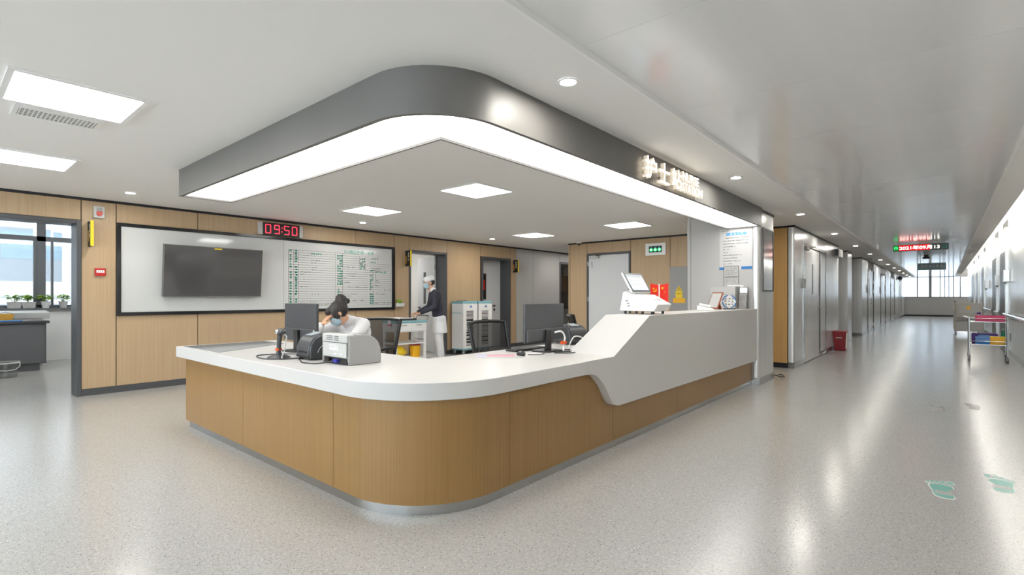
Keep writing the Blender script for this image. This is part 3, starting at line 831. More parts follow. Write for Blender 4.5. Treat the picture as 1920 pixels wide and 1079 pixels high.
# led wall clock
ck = thing('led_wall_clock', 'red digital wall clock with silver ends above the whiteboard', 'clock', (XW + .001, 3.82, 2.335))
MB().box(0, .058, -.30, .30, -.098, .098).build('housing', M['bplast'], ck)
for s in (-1, 1):
    p, q = sorted((s * .30, s * .355)); MB().box(0, .062, p, q, -.1, .1).build('end_cap', M['lgplast'], ck, bevel=.004)
SEG = {'0': 'abcdef', '9': 'abcdfg', '5': 'acdfg'}
for ch, cy in zip('0950', (-.215, -.075, .085, .215)):
    w_, h_, t_ = .038, .066, .012
    g = MB(); sh = .008
    for s in SEG[ch]:
        if s == 'a': g.box(.058, .060, cy - w_, cy + w_, h_ - t_ / 2, h_ + t_ / 2)
        if s == 'd': g.box(.058, .060, cy - w_, cy + w_, -h_ - t_ / 2, -h_ + t_ / 2)
        if s == 'g': g.box(.058, .060, cy - w_, cy + w_, -t_ / 2, t_ / 2)
        for key, sy, za, zb in (('f', -1, .004, h_), ('b', 1, .004, h_), ('e', -1, -h_, -.004), ('c', 1, -h_, -.004)):
            if s == key: g.box(.058, .060, cy + sy * w_ - t_ / 2, cy + sy * w_ + t_ / 2, za, zb)
    g.build('digit', M['ledr'], ck)
for z in (-.03, .03): MB().cyl((.058, .005, z), (.060, .005, z), .009).build('colon_dot', M['ledr'], ck)

# fire alarm sounder, call point, projecting door signs
t = thing('alarm_sounder', 'grey box sounder with a red lens high on the oak panel', 'alarm', (XW + .001, 1.493, 2.33))
MB().box(0, .045, -.055, .055, -.075, .075).build('housing', M['lgplast'], t, bevel=.006)
MB().box(.045, .052, -.028, .028, .01, .055).build('speaker_grille', M['gplast'], t)
MB().cyl((.045, 0, -.022), (.062, 0, -.022), .030, .026, n=20).build('red_lens', M['red'], t, smooth=True)
MB().box(.045, .060, -.030, .030, -.022, .008).build('red_lens_block', M['red'], t)
t = thing('fire_call_point', 'small red fire alarm call point on the oak panel', 'alarm', (XW + .001, 1.505, 1.567))
MB().box(0, .035, -.054, .054, -.05, .05).build('housing', M['red'], t, bevel=.006)
MB().box(.035, .037, -.04, .04, -.008, .022).build('press_plate', M['paper'], t)
b_ = MB(); rnd = random.Random(5)
for k in range(3): scribble(b_, (.0375, -.024 + .024 * k, .007), FX, .018, .018, 5, rnd)
b_.build('printed_marks', M['ink'], t)
def door_sign(y, zc, label, seed):
    t = thing('projecting_door_sign', label, 'sign', (XW + .001, y, zc), 0, 'black and yellow projecting door signs')
    prof = [(.012, -.155), (.15, -.155), (.15, .155), (.012, .155), (.012, .06), (.03, .045), (.03, -.10), (.012, -.115)]
    MB().prism(prof, -.012, .012, ax='y').build('plate', M['bplast'], t)
    MB().box(.151, .163, -.016, .016, -.158, .158).build('yellow_edge', M['yellow'], t)
    MB().box(.002, .028, -.013, .013, -.1, .045).build('yellow_insert', M['yellow2'], t, bevel=.004)
    MB().box(-.001, .014, -.016, .016, -.16, .16).build('bracket', M['bplast'], t)
    r_ = random.Random(seed); g = MB()
    for k in range(3): scribble(g, (.095, -.0128, .095 - .06 * k), FY, .05, .05, 8, r_)
    g.build('lettering', M['paper'], t)
door_sign(1.40, 2.045, 'black and yellow sign sticking out by the plant room doorway', 1)
door_sign(6.36, 2.02, 'black and yellow sign sticking out by the open white door', 2)
door_sign(9.70, 2.015, 'black and yellow sign sticking out between oak and grey panels', 3)

# little plant in a white wall pocket
t = thing('wall_planter', 'tiny green plant in a white wall pocket beside the whiteboard', 'plant', (XW + .001, 6.19, 1.05))
MB().prism([(0, 0), (.07, .01), (.085, .075), (0, .075)], -.075, .075, ax='y').build('pocket', M['wplast'], t)
g = MB(); rnd = random.Random(8)
for k in range(22):
    p = Vector((.04 + rnd.uniform(-.03, .03), rnd.uniform(-.06, .03), .08 + rnd.uniform(0, .06)))
    g.ell(p, (.018, .016, .012), 8, 5)
g.build('foliage', M['leaf'], t, smooth=True)

# ------------------------------------------------------------------ things on the rear wall
t = thing('light_indicator', 'white framed box with three green glowing lamps on the rear oak wall', 'indicator', (-4.545, YB - .001, 2.235))
MB().box(-.222, .222, -.03, 0, -.125, .125).build('frame', M['trimw'], t, bevel=.006)
MB().box(-.14, .14, -.034, -.03, -.065, .065).build('dark_window', M['bplast'], t)
for k in (-1, 0, 1):
    MB().cyl((.09 * k, -.036, -.012), (.09 * k, -.034, -.012), .036, n=20).build('green_lamp', M['ledg'], t)
    MB().cyl((.09 * k, -.038, -.012), (.09 * k, -.036, -.012), .013, n=14).build('lamp_centre', M['ledw'], t)
    g = MB(); scribble(g, (.09 * k, -.035, .042), FY, .06, .025, 6, random.Random(k + 9)); g.build('caption', M['lblue'], t)
t = thing('electric_cabinet', 'flush grey electric cabinet door with yellow warning stickers', 'cabinet', (-4.05, YB - .002, 1.1))
MB().box(-.19, .19, -.012, .01, -.75, .755).build('door', M['gplast'], t, bevel=.003)
MB().prism([(-.07, .26), (.07, .26), (0, .375)], -.0145, -.0125, ax='y').build('warning_triangle', M['yellow'], t)
MB().prism([(-.045, .272), (.045, .272), (0, .348)], -.0155, -.0146, ax='y').build('triangle_border', M['ink'], t)
MB().prism([(-.036, .277), (.036, .277), (0, .337)], -.0162, -.0156, ax='y').build('triangle_field', M['yellow'], t)
MB().prism([(.004, .328), (-.012, .302), (0, .302), (-.004, .282), (.013, .308), (.002, .308)], -.0168, -.0163, ax='y').build('bolt_mark', M['ink'], t)
MB().box(-.07, .07, -.0145, -.0125, .13, .255).build('warning_label', M['yellow'], t)
g = MB(); rnd = random.Random(4)
for k in range(4): scribble(g, (-.042 + .028 * k, -.0152, .215), FY, .022, .026, 6, rnd)
g.build('caption', M['ink'], t)
MB().box(-.125, .125, -.0145, -.0125, .03, .125).build('yellow_strip', M['yellow2'], t)
MB().cyl((-.15, -.025, .0), (-.15, -.012, .0), .018).build('lock', M['steel'], t)
t = thing('dome_camera', 'small white dome camera on the ceiling edge by the oak corner', 'camera', (-6.36, YB - .1, H))
MB().lathe([(.055, -.03), (.062, -.012), (.062, -.0005)], n=24).build('housing', M['wplast'], t, smooth=True)
MB().ell((0, 0, -.03), (.042, .042, .042), 18, 10).build('lens_dome', M['bplast'], t, smooth=True)

M['sheetg'] = mat('translucent_notice_sheet', (206, 204, 201), .4)
# ------------------------------------------------------------------ column notices
t = thing('notice_poster', 'large printed notice with a blue heading on the column', 'poster', (-2.31, 7.699, 1.95))
MB().box(-.225, .225, -.003, 0, -.30, .29).build('sheet', M['sheetg'], t)
MB().box(-.13, .15, -.0045, -.003, .195, .235).build('heading_band', M['lblue'], t)
g = MB(); rnd = random.Random(21)
for k in range(4): scribble(g, (-.06 + .05 * k, -.0052, .215), FY, .03, .03, 6, rnd)
g.build('heading_marks', M['paper'], t)
g = MB()
for row, (x0, nn) in enumerate(((-.13, 22), (-.17, 24), (-.17, 24), (-.17, 12), (-.17, 6), (-.17, 5), (-.17, 18), (-.17, 14), (-.17, 17), (-.17, 10))):
    for k in range(nn):
        if rnd.random() < .88: scribble(g, (x0 + .0145 * k, -.0038, .16 - .042 * row), FY, .0125, .017, 5, rnd)
for k in range(8): scribble(g, (-.2 + .014 * k, -.0038, .262), FY, .012, .014, 5, rnd)
stuff(g.build('body_lines', M['ink'], t))
t = thing('blue_wall_stripe', 'blue stripe across the column under the large notice', 'stripe', (-2.31, 7.6945, 1.665))
MB().box(-.23, -.165, -.002, .0, -.018, .018).build('stripe_piece', M['blue'], t)
MB().box(.08, .225, -.002, .0, -.014, .022).build('stripe_piece', M['blue'], t)
t = thing('instruction_sheet', 'grey printed sheet with a thin border below the large notice', 'poster', (-2.37, 7.696, 1.49))
MB().box(-.105, .105, -.003, 0, -.19, .21).build('sheet', M['greyp'], t)
g = MB()
for a in ((-.105, .105, .204, .21), (-.105, .105, -.19, -.184), (-.105, -.099, -.19, .21), (.099, .105, -.05, .21)): g.box(a[0], a[1], -.0042, -.003, a[2], a[3])
g.box(-.09, .09, -.0042, -.003, .045, .055)
for k, zz in enumerate((.17, .14, .11, .085, .02, 0, -.02, -.045)):
    for q in range(10):
        if rnd.random() < .7: scribble(g, (-.07 + .0155 * q, -.0038, zz), FY, .012, .012, 4, rnd)
g.build('print', M['ink'], t)
t = thing('code_card', 'small pale card with two framed marks taped over the sheet corner', 'card', (-2.32, 7.692, 1.36))
MB().box(-.105, .12, -.002, 0, -.06, .06).build('card', M['paper'], t)
g = MB()
for cx in (-.07, .01):
    for a in ((-.024, .024, .018, .024), (-.024, .024, -.024, -.018), (-.024, -.018, -.018, .018), (.018, .024, -.018, .018)): g.box(cx + a[0], cx + a[1], -.0032, -.002, a[2], a[3])
g.build('framed_marks', M['ink'], t)
t = thing('steel_notice_frame', 'framed shiny notice panel on the corridor side of the column', 'notice frame', (XC + .001, 8.14, 1.79))
MB().box(0, .012, -.29, .29, -.46, .46).build('backing', M['gplast'], t)
MB().box(.012, .016, -.27, .27, -.44, .44).build('glossy_sheet', M['chrome'], t)
g = MB()
for a in ((-.29, .29, .44, .46), (-.29, .29, -.46, -.44), (-.29, -.27, -.44, .44), (.27, .29, -.44, .44)): g.box(.012, .022, a[0], a[1], a[2], a[3])
g.build('frame', M['mjoint'], t)
cb_ = MB().tube([(-2.0, 8.56, .05), (-1.93, 8.62, .02), (-1.90, 8.75, .012), (-1.95, 8.9, .01), (-2.02, 8.95, .01)], .008)
tag(cb_.build('floor_cable', M['bplast'], smooth=True), 'short black cable curling on the floor behind the column', 'cable')

# ------------------------------------------------------------------ things on the counter
ZT = .7705; ZH = 1.0805
mt = MB().prism([(-5.56, 1.65), (-4.74, 1.67), (-5.14, 2.42), (-5.56, 2.40)], ZT, ZT + .005).build('desk_mat', M['deskmat'])
tag(mt, 'smoked glass mat on the far end of the low counter', 'desk mat')

def monitor(label, loc, rz, cables):
    """screen looks to local +Y, its back to -Y"""
    t = thing('monitor', label, 'monitor', loc, rz, 'computer monitors on the counter')
    MB().box(-.285, .285, -.012, .012, .085, .42).build('screen_housing', M['dplast'], t, bevel=.004)
    MB().box(-.28, .28, .0122, .0135, .095, .414).build('screen', M['tvscr'], t)
    MB().box(-.275, .275, -.03, -.0125, .09, .20).build('rear_bulge', M['dplast'], t, bevel=.01)
    MB().box(-.035, .035, -.055, -.03, .0, .19).build('neck', M['bplast'], t, bevel=.005)
    MB().prism(rrect(-.12, .12, -.13, .07, .04), 0, .012).build('base', M['bplast'], t, bevel=.003)
    return t
monitor('dark monitor seen from behind left of the seated nurse', (-4.34, 2.2, ZT), 0, 0)
m2 = monitor('dark monitor seen from behind in front of the empty mesh chair', (-2.70, 3.60, ZT), R(90), 0)

t = thing('barcode_scanner', 'black barcode scanner standing upright on a round base', 'scanner', (-3.99, 1.84, ZT), R(10))
MB().lathe([(.085, 0), (.085, .006), (.06, .018), (.022, .03), (.018, .05)], n=28).build('base', M['dplast'], t, smooth=True)
MB().tube([(0, 0, .04), (.004, 0, .11), (.015, 0, .19)], [.017, .017, .021], 12).build('stem', M['dplast'], t, smooth=True)
MB().box(-.016, .016, -.02, .02, .055, .075).build('orange_sticker', M['orange'], t)
MB().ell((.03, -.005, .205), (.055, .034, .027), 18, 10).build('scan_head', M['dplast'], t, smooth=True)
MB().ell((.02, -.03, .207), (.028, .012, .018), 14, 8).build('scan_window', M['chrome'], t, smooth=True)
MB().tube([(.05, .0, .20), (.085, .01, .17), (.06, .01, .06), (.08, -.03, .01), (.12, -.05, .006)], .0045).build('cable', M['lgplast'], t, smooth=True)

def label_printer(label, loc, rz):
    t = thing('label_printer', label, 'printer', loc, rz, 'dark label printers')
    prof = []
    for k in range(9):
        a = R(180 - 22.5 * k * .5 * 1.0)
        prof.append((0.01 + .13 * (1 + math.cos(a)), .095 + .10 * math.sin(a)))
    body = [(0.0, .012), (0.0, .09)] + [(.012, .13), (.035, .165), (.075, .19), (.13, .2), (.19, .19), (.235, .16), (.26, .11), (.262, .012)]
    MB().prism(body, -.105, .105, ax='x').build('body', M['dplast'], t, smooth=True, bevel=.006)
    for s in (-1, 1):
        a, b_ = sorted((s * .105, s * .125))
        MB().prism([(y * .98 + .004, z * .97) for y, z in body], a, b_, ax='x').build('side_cover', M['dplast'], t, smooth=True, bevel=.012)
        for rr_ in (.06, .10):
            arc = [(s * .126, .20 - rr_ * 1.4 * math.cos(R(a2)), .04 + rr_ * math.sin(R(a2))) for a2 in range(10, 95, 12)]
            MB().tube(arc, .003, 6).build('side_groove', M['lgplast'], t, smooth=True)
    MB().box(-.07, .07, -.004, .002, .055, .066).build('paper_slot', M['bplast'], t)
    MB().box(-.105, .105, -.006, .0, .02, .03).build('port_row', M['bplast'], t)
    MB().prism([(.05, .182), (.13, .203), (.13, .206), (.05, .186)], -.05, .05, ax='x').build('blue_label', M['fspan'], t)
    for sx in (-.09, .09):
        for y in (.03, .23): MB().cyl((sx, y, 0), (sx, y, .014), .012).build('foot', M['bplast'], t)
    return t
label_printer('dark curved label printer between the scanner and the grey laser printer', (-3.735, 1.905, ZT), R(-4))
label_printer('dark curved label printer half hidden behind the sloping white counter', (-2.80, 4.32, ZT), R(78))

t = thing('laser_printer', 'grey laser printer seen from behind on the low counter', 'printer', (-3.32, 1.94, ZT))
prof = [(.0, .02), (.0, .205), (.10, .208), (.16, .2), (.20, .18), (.23, .15), (.248, .11), (.255, .06), (.255, .02)]
MB().prism(prof, -.165, .165, ax='x').build('body', M['gplast'], t, smooth=True, bevel=.004)
for s in (-1, 1):
    a, b_ = sorted((s * .165, s * .182))
    MB().prism([(y - .004 if y < .01 else y + .004, z + (.004 if z > .03 else -.02)) for y, z in prof], a, b_, ax='x').build('side_panel', M['gplast'], t, smooth=True, bevel=.006)
rp = MB().box(-.155, .155, -.012, -.002, .05, .15).build('rear_cover', M['lgplast'], t, bevel=.004)
MB().box(-.165, .165, -.014, .05, .155, .214).build('rear_top', M['lgplast'], t, bevel=.008)
g = MB()
for k in range(3):
    g.box(-.1, -.02, -.0155, -.014, .170 + .013 * k, .174 + .013 * k).box(.005, .06, -.0155, -.014, .170 + .013 * k, .174 + .013 * k)
g.build('vent_slots', M['dplast'], t)
MB().box(-.06, .05, -.0135, -.012, .10, .138).build('rating_label', M['paper'], t)
g = MB(); rnd = random.Random(2)
for k in range(10): scribble(g, (-.05 + .01 * k, -.0142, .12 + (k % 2) * .01), FY, .008, .009, 4, rnd)
g.build('label_print', M['ink'], t)
for x in (-.0, .07): MB().box(x, x + .03, -.0135, -.012, .07, .077).build('latch', M['wplast'], t)
MB().box(-.15, .15, -.004, .0, .008, .045).build('port_bay', M['bplast'], t)
MB().box(.0, .05, -.025, -.004, .012, .035).build('blue_plug', M['navybl'], t)
MB().box(-.11, -.06, -.02, -.004, .01, .04).build('black_plug', M['bplast'], t)
MB().box(-.17, .17, .02, .24, 0, .02).build('base', M['dplast'], t)
t2 = thing('paper_sheet', 'printed sheet with a green corner lying on the grey laser printer', 'paper', (-3.24, 2.04, ZT + .2145), R(8))
Mp = Matrix.Rotation(R(-8), 3, 'X')
MB().obox((0, .035, .0), (.11, .13, .002), Mp).build('sheet', M['paper'], t2)
MB().obox((.03, .07, -.0032), (.04, .04, .0012), Mp).build('green_print', M['teal'], t2)

def cable(name_lab, pts, r, mtl):
    p = [Vector(q) for q in pts]; out = []
    for i in range(len(p) - 1):
        p0, p1, p2, p3 = p[max(i - 1, 0)], p[i], p[i + 1], p[min(i + 2, len(p) - 1)]
        for k in range(5):
            q = k / 5
            out.append(.5 * ((2 * p1) + (p2 - p0) * q + (2 * p0 - 5 * p1 + 4 * p2 - p3) * q * q + (3 * p1 - p0 - 3 * p2 + p3) * q ** 3))
    out.append(p[-1])
    o = MB().tube(out, r, 6).build('cable', mtl, smooth=True)
    return tag(o, name_lab, 'cable', 'cables on the counter')
z = ZT + .005
cable('black cable looping on the counter in front of the label printer', [(-3.32, 1.915, z + .015), (-3.40, 1.84, z), (-3.52, 1.80, z), (-3.66, 1.85, z), (-3.78, 1.90, z), (-3.86, 1.99, z)], .005, M['bplast'])
cable('grey cable looping round the scanner base', [(-3.80, 1.93, z), (-3.84, 1.80, z), (-3.95, 1.72, z), (-4.12, 1.73, z), (-4.24, 1.80, z), (-4.20, 1.95, z), (-4.06, 2.06, z)], .005, M['dplast'])
cable('thin white cable hanging at the first monitor', [(-4.0, 2.13, ZT + .17), (-3.93, 2.1, ZT + .2), (-3.90, 2.08, ZT + .13), (-3.95, 2.07, ZT + .03), (-3.98, 2.12, z)], .006, M['lgplast'])
cable('white cable rising behind the second monitor', [(-2.63, 3.66, ZT + .165), (-2.60, 3.72, ZT + .17), (-2.585, 3.75, ZT + .12), (-2.58, 3.72, ZT + .04), (-2.55, 3.68, z)], .008, M['wplast'])
cable('thin white cable arching beside the second monitor', [(-2.62, 3.86, ZT + .02), (-2.60, 3.92, ZT + .11), (-2.58, 4.02, ZT + .10), (-2.57, 4.06, ZT + .05)], .006, M['wplast'])
cable('black cable coil on the counter under the second monitor', [(-2.52, 3.50, z), (-2.42, 3.58, z), (-2.40, 3.72, z), (-2.50, 3.80, z), (-2.60, 3.74, z), (-2.56, 3.60, z), (-2.46, 3.62, z + .006), (-2.45, 3.74, z + .006), (-2.52, 3.95, z)], .005, M['bplast'])
cable('thin black cable curling between keyboard and mouse', [(-2.60, 3.24, z), (-2.53, 3.32, z), (-2.58, 3.44, z), (-2.64, 3.52, z + .02), (-2.66, 3.58, z)], .0035, M['bplast'])
pg = MB().box(-2.60, -2.57, 3.70, 3.76, ZT + .06, ZT + .085).build('cable_tag', M['orange'])
tag(pg, 'orange tag wrapped round the white cable behind the second monitor', 'tag')

t = thing('keyboard', 'black keyboard lying under the second monitor', 'keyboard', (-2.87, 3.58, ZT), R(85))
MB().box(-.22, .22, -.065, .065, 0, .014).build('case', M['bplast'], t, bevel=.004)
km = MB().box(-.0075, .0075, -.0075, .0075, .014, .019).mesh('key'); km.materials.append(M['dplast'])
for r_ in range(5):
    for c_ in range(20):
        o = bpy.data.objects.new('key', km); COL.objects.link(o); o.parent = t; o.location = (-.2 + c_ * .021, -.046 + r_ * .023, 0)
t = thing('computer_mouse', 'black mouse at the end of the keyboard on the low counter', 'mouse', (-2.63, 3.19, ZT), R(60))
MB().ell((0, 0, .012), (.034, .058, .022), 16, 10).build('shell', M['bplast'], t, smooth=True)
MB().cyl((-.004, -.03, .03), (.004, -.03, .03), .009).build('wheel', M['dplast'], t)
t = thing('magazine', 'thin magazine page with a pink picture used as a mat on the low counter', 'magazine', (-2.72, 3.06, ZT), R(40))
MB().box(-.2, .16, -.12, .12, 0, .003).build('page', M['greyp'], t)
MB().box(-.12, .10, -.05, .08, .003, .0036).build('pink_picture', mat('pink_print', (208, 140, 160), .5), t)
MB().box(-.2, -.13, -.11, .10, .003, .0036).build('lilac_picture', mat('lilac_print', (190, 184, 206), .5), t)
mo = bpy.data.objects['computer_mouse']; mo.location.z += .0032

# ------------------------------------------------------------------ things on the raised counter
t = thing('self_service_terminal', 'white self service terminal with a tilted touch screen on the raised counter', 'terminal', (-2.28, 4.72, ZH))
prof = [(-.20, .03), (-.165, .215), (-.13, .225), (-.06, .195), (.03, .19), (.205, .095), (.165, .028)]
MB().prism(prof, -.16, .16, ax='y').build('body', M['wplast'], t, bevel=.006)
Ms = Matrix.Rotation(R(-58), 3, 'Y')      # screen normal towards +X and up
sc = Vector((-.09, 0, .315))
Ms = Matrix(((math.cos(R(30)) * 0, math.sin(R(30)), math.cos(R(30))), (1, 0, 0), (0, math.cos(R(30)), math.sin(R(30)))))
Ms = Matrix(((0, -.5, .866), (1, 0, 0), (0, .866, .5)))     # columns: width +Y, height up/back, normal +X/up
MB().obox(sc + Ms @ Vector((0, 0, -.012)), (.40, .23, .022), Ms).build('screen_case', M['wplast'], t, bevel=.005)
MB().obox(sc, (.392, .222, .004), Ms).build('bezel', M['dplast'], t)
ds = MB().obox(sc + Ms @ Vector((0, 0, .003)), (.345, .178, .002), Ms).build('display', M['screen'], t)
MB().obox(sc + Ms @ Vector((0, .072, .0045)), (.345, .034, .001), Ms).build('display_bar', M['fspan'], ds)
g = MB(); rnd = random.Random(6)
for k in range(14): scribble(g, sc + Ms @ Vector((-.14 + .04 * (k % 7), .02 - .045 * (k // 7), .0045)), Ms, .026, .02, 4, rnd)
g.build('display_marks', M['gplast'], ds)
MB().prism([(-.165, .2), (-.10, .27), (-.06, .25), (-.06, .19)], -.10, .10, ax='y').build('screen_neck', M['wplast'], t, bevel=.004)
Mw = Matrix.Rotation(R(28.5), 3, 'Y')
MB().obox((.085, -.03, .163), (.10, .10, .006), Mw).build('card_reader', M['trimw'], t)
MB().obox((.11, .06, .1505), (.05, .09, .003), Mw).build('slot_plate', M['lgplast'], t)
for x in (-.155, .03, .13):
    for y in (-.12, .12): MB().cyl((x, y, 0), (x, y, .032), .013).build('foot', M['bplast'], t)
for k, (x, z_) in enumerate(((-.12, .13), (-.105, .105), (-.10, .08))):
    MB().box(x - .012, x + .012, -.1615, -.16, z_ - .004, z_ + .004).build('port', M['dplast'], t)

t = thing('desk_flag_pair', 'pair of small red desk flags with yellow emblems behind the terminal', 'flag', (-2.40, 5.31, ZH), R(35))
MB().prism(rrect(-.05, .05, -.03, .03, .01), 0, .02).build('base', M['wplast'], t)
MB().lathe([(.008, .02), (.006, .31), (.0, .312)], n=12).build('pole', M['wplast'], t)
def star(c, r, mb, y, rot=0):
    p = []
    for k in range(10):
        a = R(90 + 36 * k + rot); q = r if k % 2 == 0 else r * .4
        p.append((c[0] + q * math.cos(a), c[1] + q * math.sin(a)))
    mb.prism(p, y - .0012, y, ax='y')
for s in (-1, 1):
    g = MB(); N = 6; vs = []
    for k in range(N + 1):
        q = k / N; x = s * (.008 + q * .088); yy = .010 * math.sin(q * 5)
        ztop = .30 - .012 * q + .03 * q; zbot = .10 - .035 * q
        vs += [(x, yy, zbot), (x, yy, ztop), (x, yy + .002, zbot), (x, yy + .002, ztop)]
    fs = []
    for k in range(N):
        a = 4 * k; b_ = a + 4
        fs += [(a, b_, b_ + 1, a + 1), (a + 2, a + 3, b_ + 3, b_ + 2), (a + 1, b_ + 1, b_ + 3, a + 3), (a, a + 2, b_ + 2, b_)]
    fs += [(0, 1, 3, 2), (4 * N, 4 * N + 2, 4 * N + 3, 4 * N + 1)]
    fl = g.add(vs, fs).build('flag', M['flag'], t, smooth=True)
    e = MB()
    if s > 0:
        star((.035, .265), .020, e, -.002)
        for c in ((.062, .285), (.072, .265), (.072, .24), (.06, .222)): star(c, .008, e, .004 if c[0] > .06 else 0, 15)
    else:
        pts = [(-.05 + .02 * math.cos(R(a)), -.0, .245 + .02 * math.sin(R(a))) for a in range(-140, 70, 15)]
        e.tube([(p[0], -.003, p[2]) for p in pts], .0035, 6); e.obox((-.052, -.003, .25), (.04, .003, .006), Matrix.Rotation(R(45), 3, 'Y')); e.obox((-.064, -.003, .262), (.018, .003, .01), Matrix.Rotation(R(-45), 3, 'Y'))
    e.build('emblem', M['yellow'], fl)

t = thing('desk_phone', 'white desk telephone on the raised counter', 'telephone', (-2.30, 6.45, ZH), R(20))
MB().prism([(-.10, .0), (.10, .0), (.10, .018), (-.10, .062)][::-1], -.10, .10, ax='y').build('body', M['wplast'], t, bevel=.006)
MB().tube([(-.07, -.075, .075), (-.02, -.08, .062), (.06, -.075, .048)], [.02, .015, .02], 10).build('handset', M['wplast'], t, smooth=True)
Mk = Matrix.Rotation(R(12.4), 3, 'Y')
for r_ in range(4):
    for c_ in range(3): MB().obox((.0 + r_ * .022, .01 + c_ * .026, .0415 - r_ * .0049), (.014, .018, .006), Mk).build('key', M['lgplast'], t)
MB().obox((-.06, .035, .056), (.04, .08, .004), Mk).build('display', M['gplast'], t)

t = thing('tablet_frame', 'brown edged display frame leaning back on the raised counter', 'display frame', (-2.36, 6.88, ZH + .004), R(-20))
Mf = Matrix.Rotation(R(-28), 3, 'X')
MB().obox((0, .055, .115), (.17, .012, .25), Mf).build('frame', M['brown'], t, bevel=.003)
MB().obox((0, .047, .117), (.145, .003, .215), Mf).build('card', M['lgplast'], t)
MB().obox((0, .12, .07), (.05, .008, .16), Matrix.Rotation(R(25), 3, 'X')).build('prop_leg', M['brown'], t)

t = thing('round_sign_stand', 'round white sign with a blue rim on a small black stand', 'sign', (-2.22, 7.12, ZH), R(28))
MB().cyl((0, .004, .105), (0, .012, .105), .086, n=36).build('disc', M['paper'], t)
for a0, a1 in ((100, 172), (186, 262), (10, 80), (285, 350)):
    arc = [(.084 * math.cos(R(a)), .003, .105 + .084 * math.sin(R(a))) for a in range(a0, a1 + 1, 8)]
    MB().tube(arc, .007, 6).build('blue_rim', M['blue'], t, smooth=True)
g = MB(); rnd = random.Random(31)
for k in range(9): scribble(g, (-.045 + .045 * (k % 3), .003, .145 - .038 * (k // 3)), FY, .034, .026, 5, rnd)
g.build('print', M['ink'], t)
MB().box(-.075, .075, -.03, .04, 0, .014).build('base', M['bplast'], t, bevel=.003)

t = thing('white_storage_box', 'tall white storage box standing against the column', 'box', (-2.40, 7.56, ZH))
MB().box(-.19, .15, -.09, .12, 0, .20).build('body', M['lgplast'], t, bevel=.004)
MB().box(-.195, .155, -.094, .122, .20, .32).build('lid', M['lgplast'], t, bevel=.004)
t = thing('leaflet_holder', 'three tier clear leaflet holder beside the white storage box', 'leaflet holder', (-2.17, 7.58, ZH))
for k in range(3):
    MB().box(-.055, .055, -.05 + .02 * k, .02 + .02 * k, .1 * k + .002, .1 * k + .095).build('pocket', M['acrylic'], t)
    MB().box(-.048, .048, -.045 + .02 * k, .0 + .02 * k, .1 * k + .006, .1 * k + .105).build('leaflets', M['lgplast'], t)

# ------------------------------------------------------------------ office chairs (backrest at local -Y, sitter looks to +Y)
def chair(label, loc, rz):
    t = thing('office_chair', label, 'chair', loc, rz, 'office chairs inside the station')
    st = MB().prism(rrect(-.24, .24, -.22, .25, .08), .44, .50).build('seat', M['bplast'], t, smooth=True, bevel=.015)
    MB().cyl((0, 0, .10), (0, 0, .44), .028).build('gas_column', M['chrome'], t, smooth=True)
    b_ = MB()
    for k in range(5):
        a = R(72 * k + 18); b_.tube([(0, 0, .10), (.28 * math.cos(a), .28 * math.sin(a), .075)], [.025, .016], 8)
    b_.build('star_base', M['bplast'], t, smooth=True)
    for k in range(5):
        a = R(72 * k + 18); c = Vector((.28 * math.cos(a), .28 * math.sin(a), .03)); n_ = Vector((-math.sin(a), math.cos(a), 0)) * .018
        MB().cyl(c - n_, c + n_, .03).build('caster', M['bplast'], t, smooth=True)
    # curved mesh back
    N = 8; zb, zt = .56, .98
    def bp(u, z):
        return Vector((u * (.26 + .02 * (z - zb) / (zt - zb)), -.24 - .10 * (z - zb) / (zt - zb) + .07 * u * u, z + (.012 * (1 - u * u) if z == zt else 0)))
    fr = MB()
    for z in (zb, zt): fr.tube([bp(-1 + 2 * k / N, z) for k in range(N + 1)], .017, 8)
    for u in (-1, 1): fr.tube([bp(u, zb), bp(u, (zb + zt) / 2), bp(u, zt)], .02, 8)
    fr.build('back_frame', M['bplast'], t, smooth=True)
    ms = MB(); vs = []
    for j in range(4):
        for k in range(N + 1): vs.append(bp(-1 + 2 * k / N, zb + (zt - zb) * j / 3))
    ms.add(vs, [(j * (N + 1) + k, j * (N + 1) + k + 1, (j + 1) * (N + 1) + k + 1, (j + 1) * (N + 1) + k) for j in range(3) for k in range(N)])
    ms.build('back_mesh', M['mesh'], t, smooth=True)
    MB().tube([(0, -.20, .45), (0, -.29, .50), (0, -.27, .60)], .022, 8).build('back_support', M['bplast'], t, smooth=True)
    for s in (-1, 1):
        ar = MB().tube([(s * .22, -.05, .46), (s * .29, -.05, .52), (s * .29, -.02, .66)], .015, 8).build('arm_post', M['bplast'], t, smooth=True)
        MB().box(s * .29 - .035, s * .29 + .035, -.16, .12, .66, .69).build('arm_pad', M['bplast'], ar, bevel=.01)
    return t
NR = R(180 + 16)
chair('black mesh office chair behind the seated nurse', (-4.97, 3.27, 0), NR)
chair('empty black mesh office chair in front of the second monitor', (-3.38, 3.88, 0), R(-90))
chair('far black office chair half hidden by the sloping counter end', (-3.75, 6.1, 0), R(-60))

# ------------------------------------------------------------------ people
def blob(mb, name, mtl, parent, vox=.008, smooth=6, z=None):
    me = mb.mesh(name)
    o = bpy.data.objects.new(name, me); COL.objects.link(o)
    r_ = o.modifiers.new('r', 'REMESH'); r_.mode = 'VOXEL'; r_.voxel_size = vox
    s_ = o.modifiers.new('s', 'SMOOTH'); s_.factor = .5; s_.iterations = smooth
    dg = bpy.context.evaluated_depsgraph_get()
    m2_ = bpy.data.meshes.new_from_object(o.evaluated_get(dg))
    bpy.data.objects.remove(o); bpy.data.meshes.remove(me)
    m2_.name = name; m2_.materials.clear()
    m2_.shade_smooth()
    return link(name, m2_, mtl, parent)

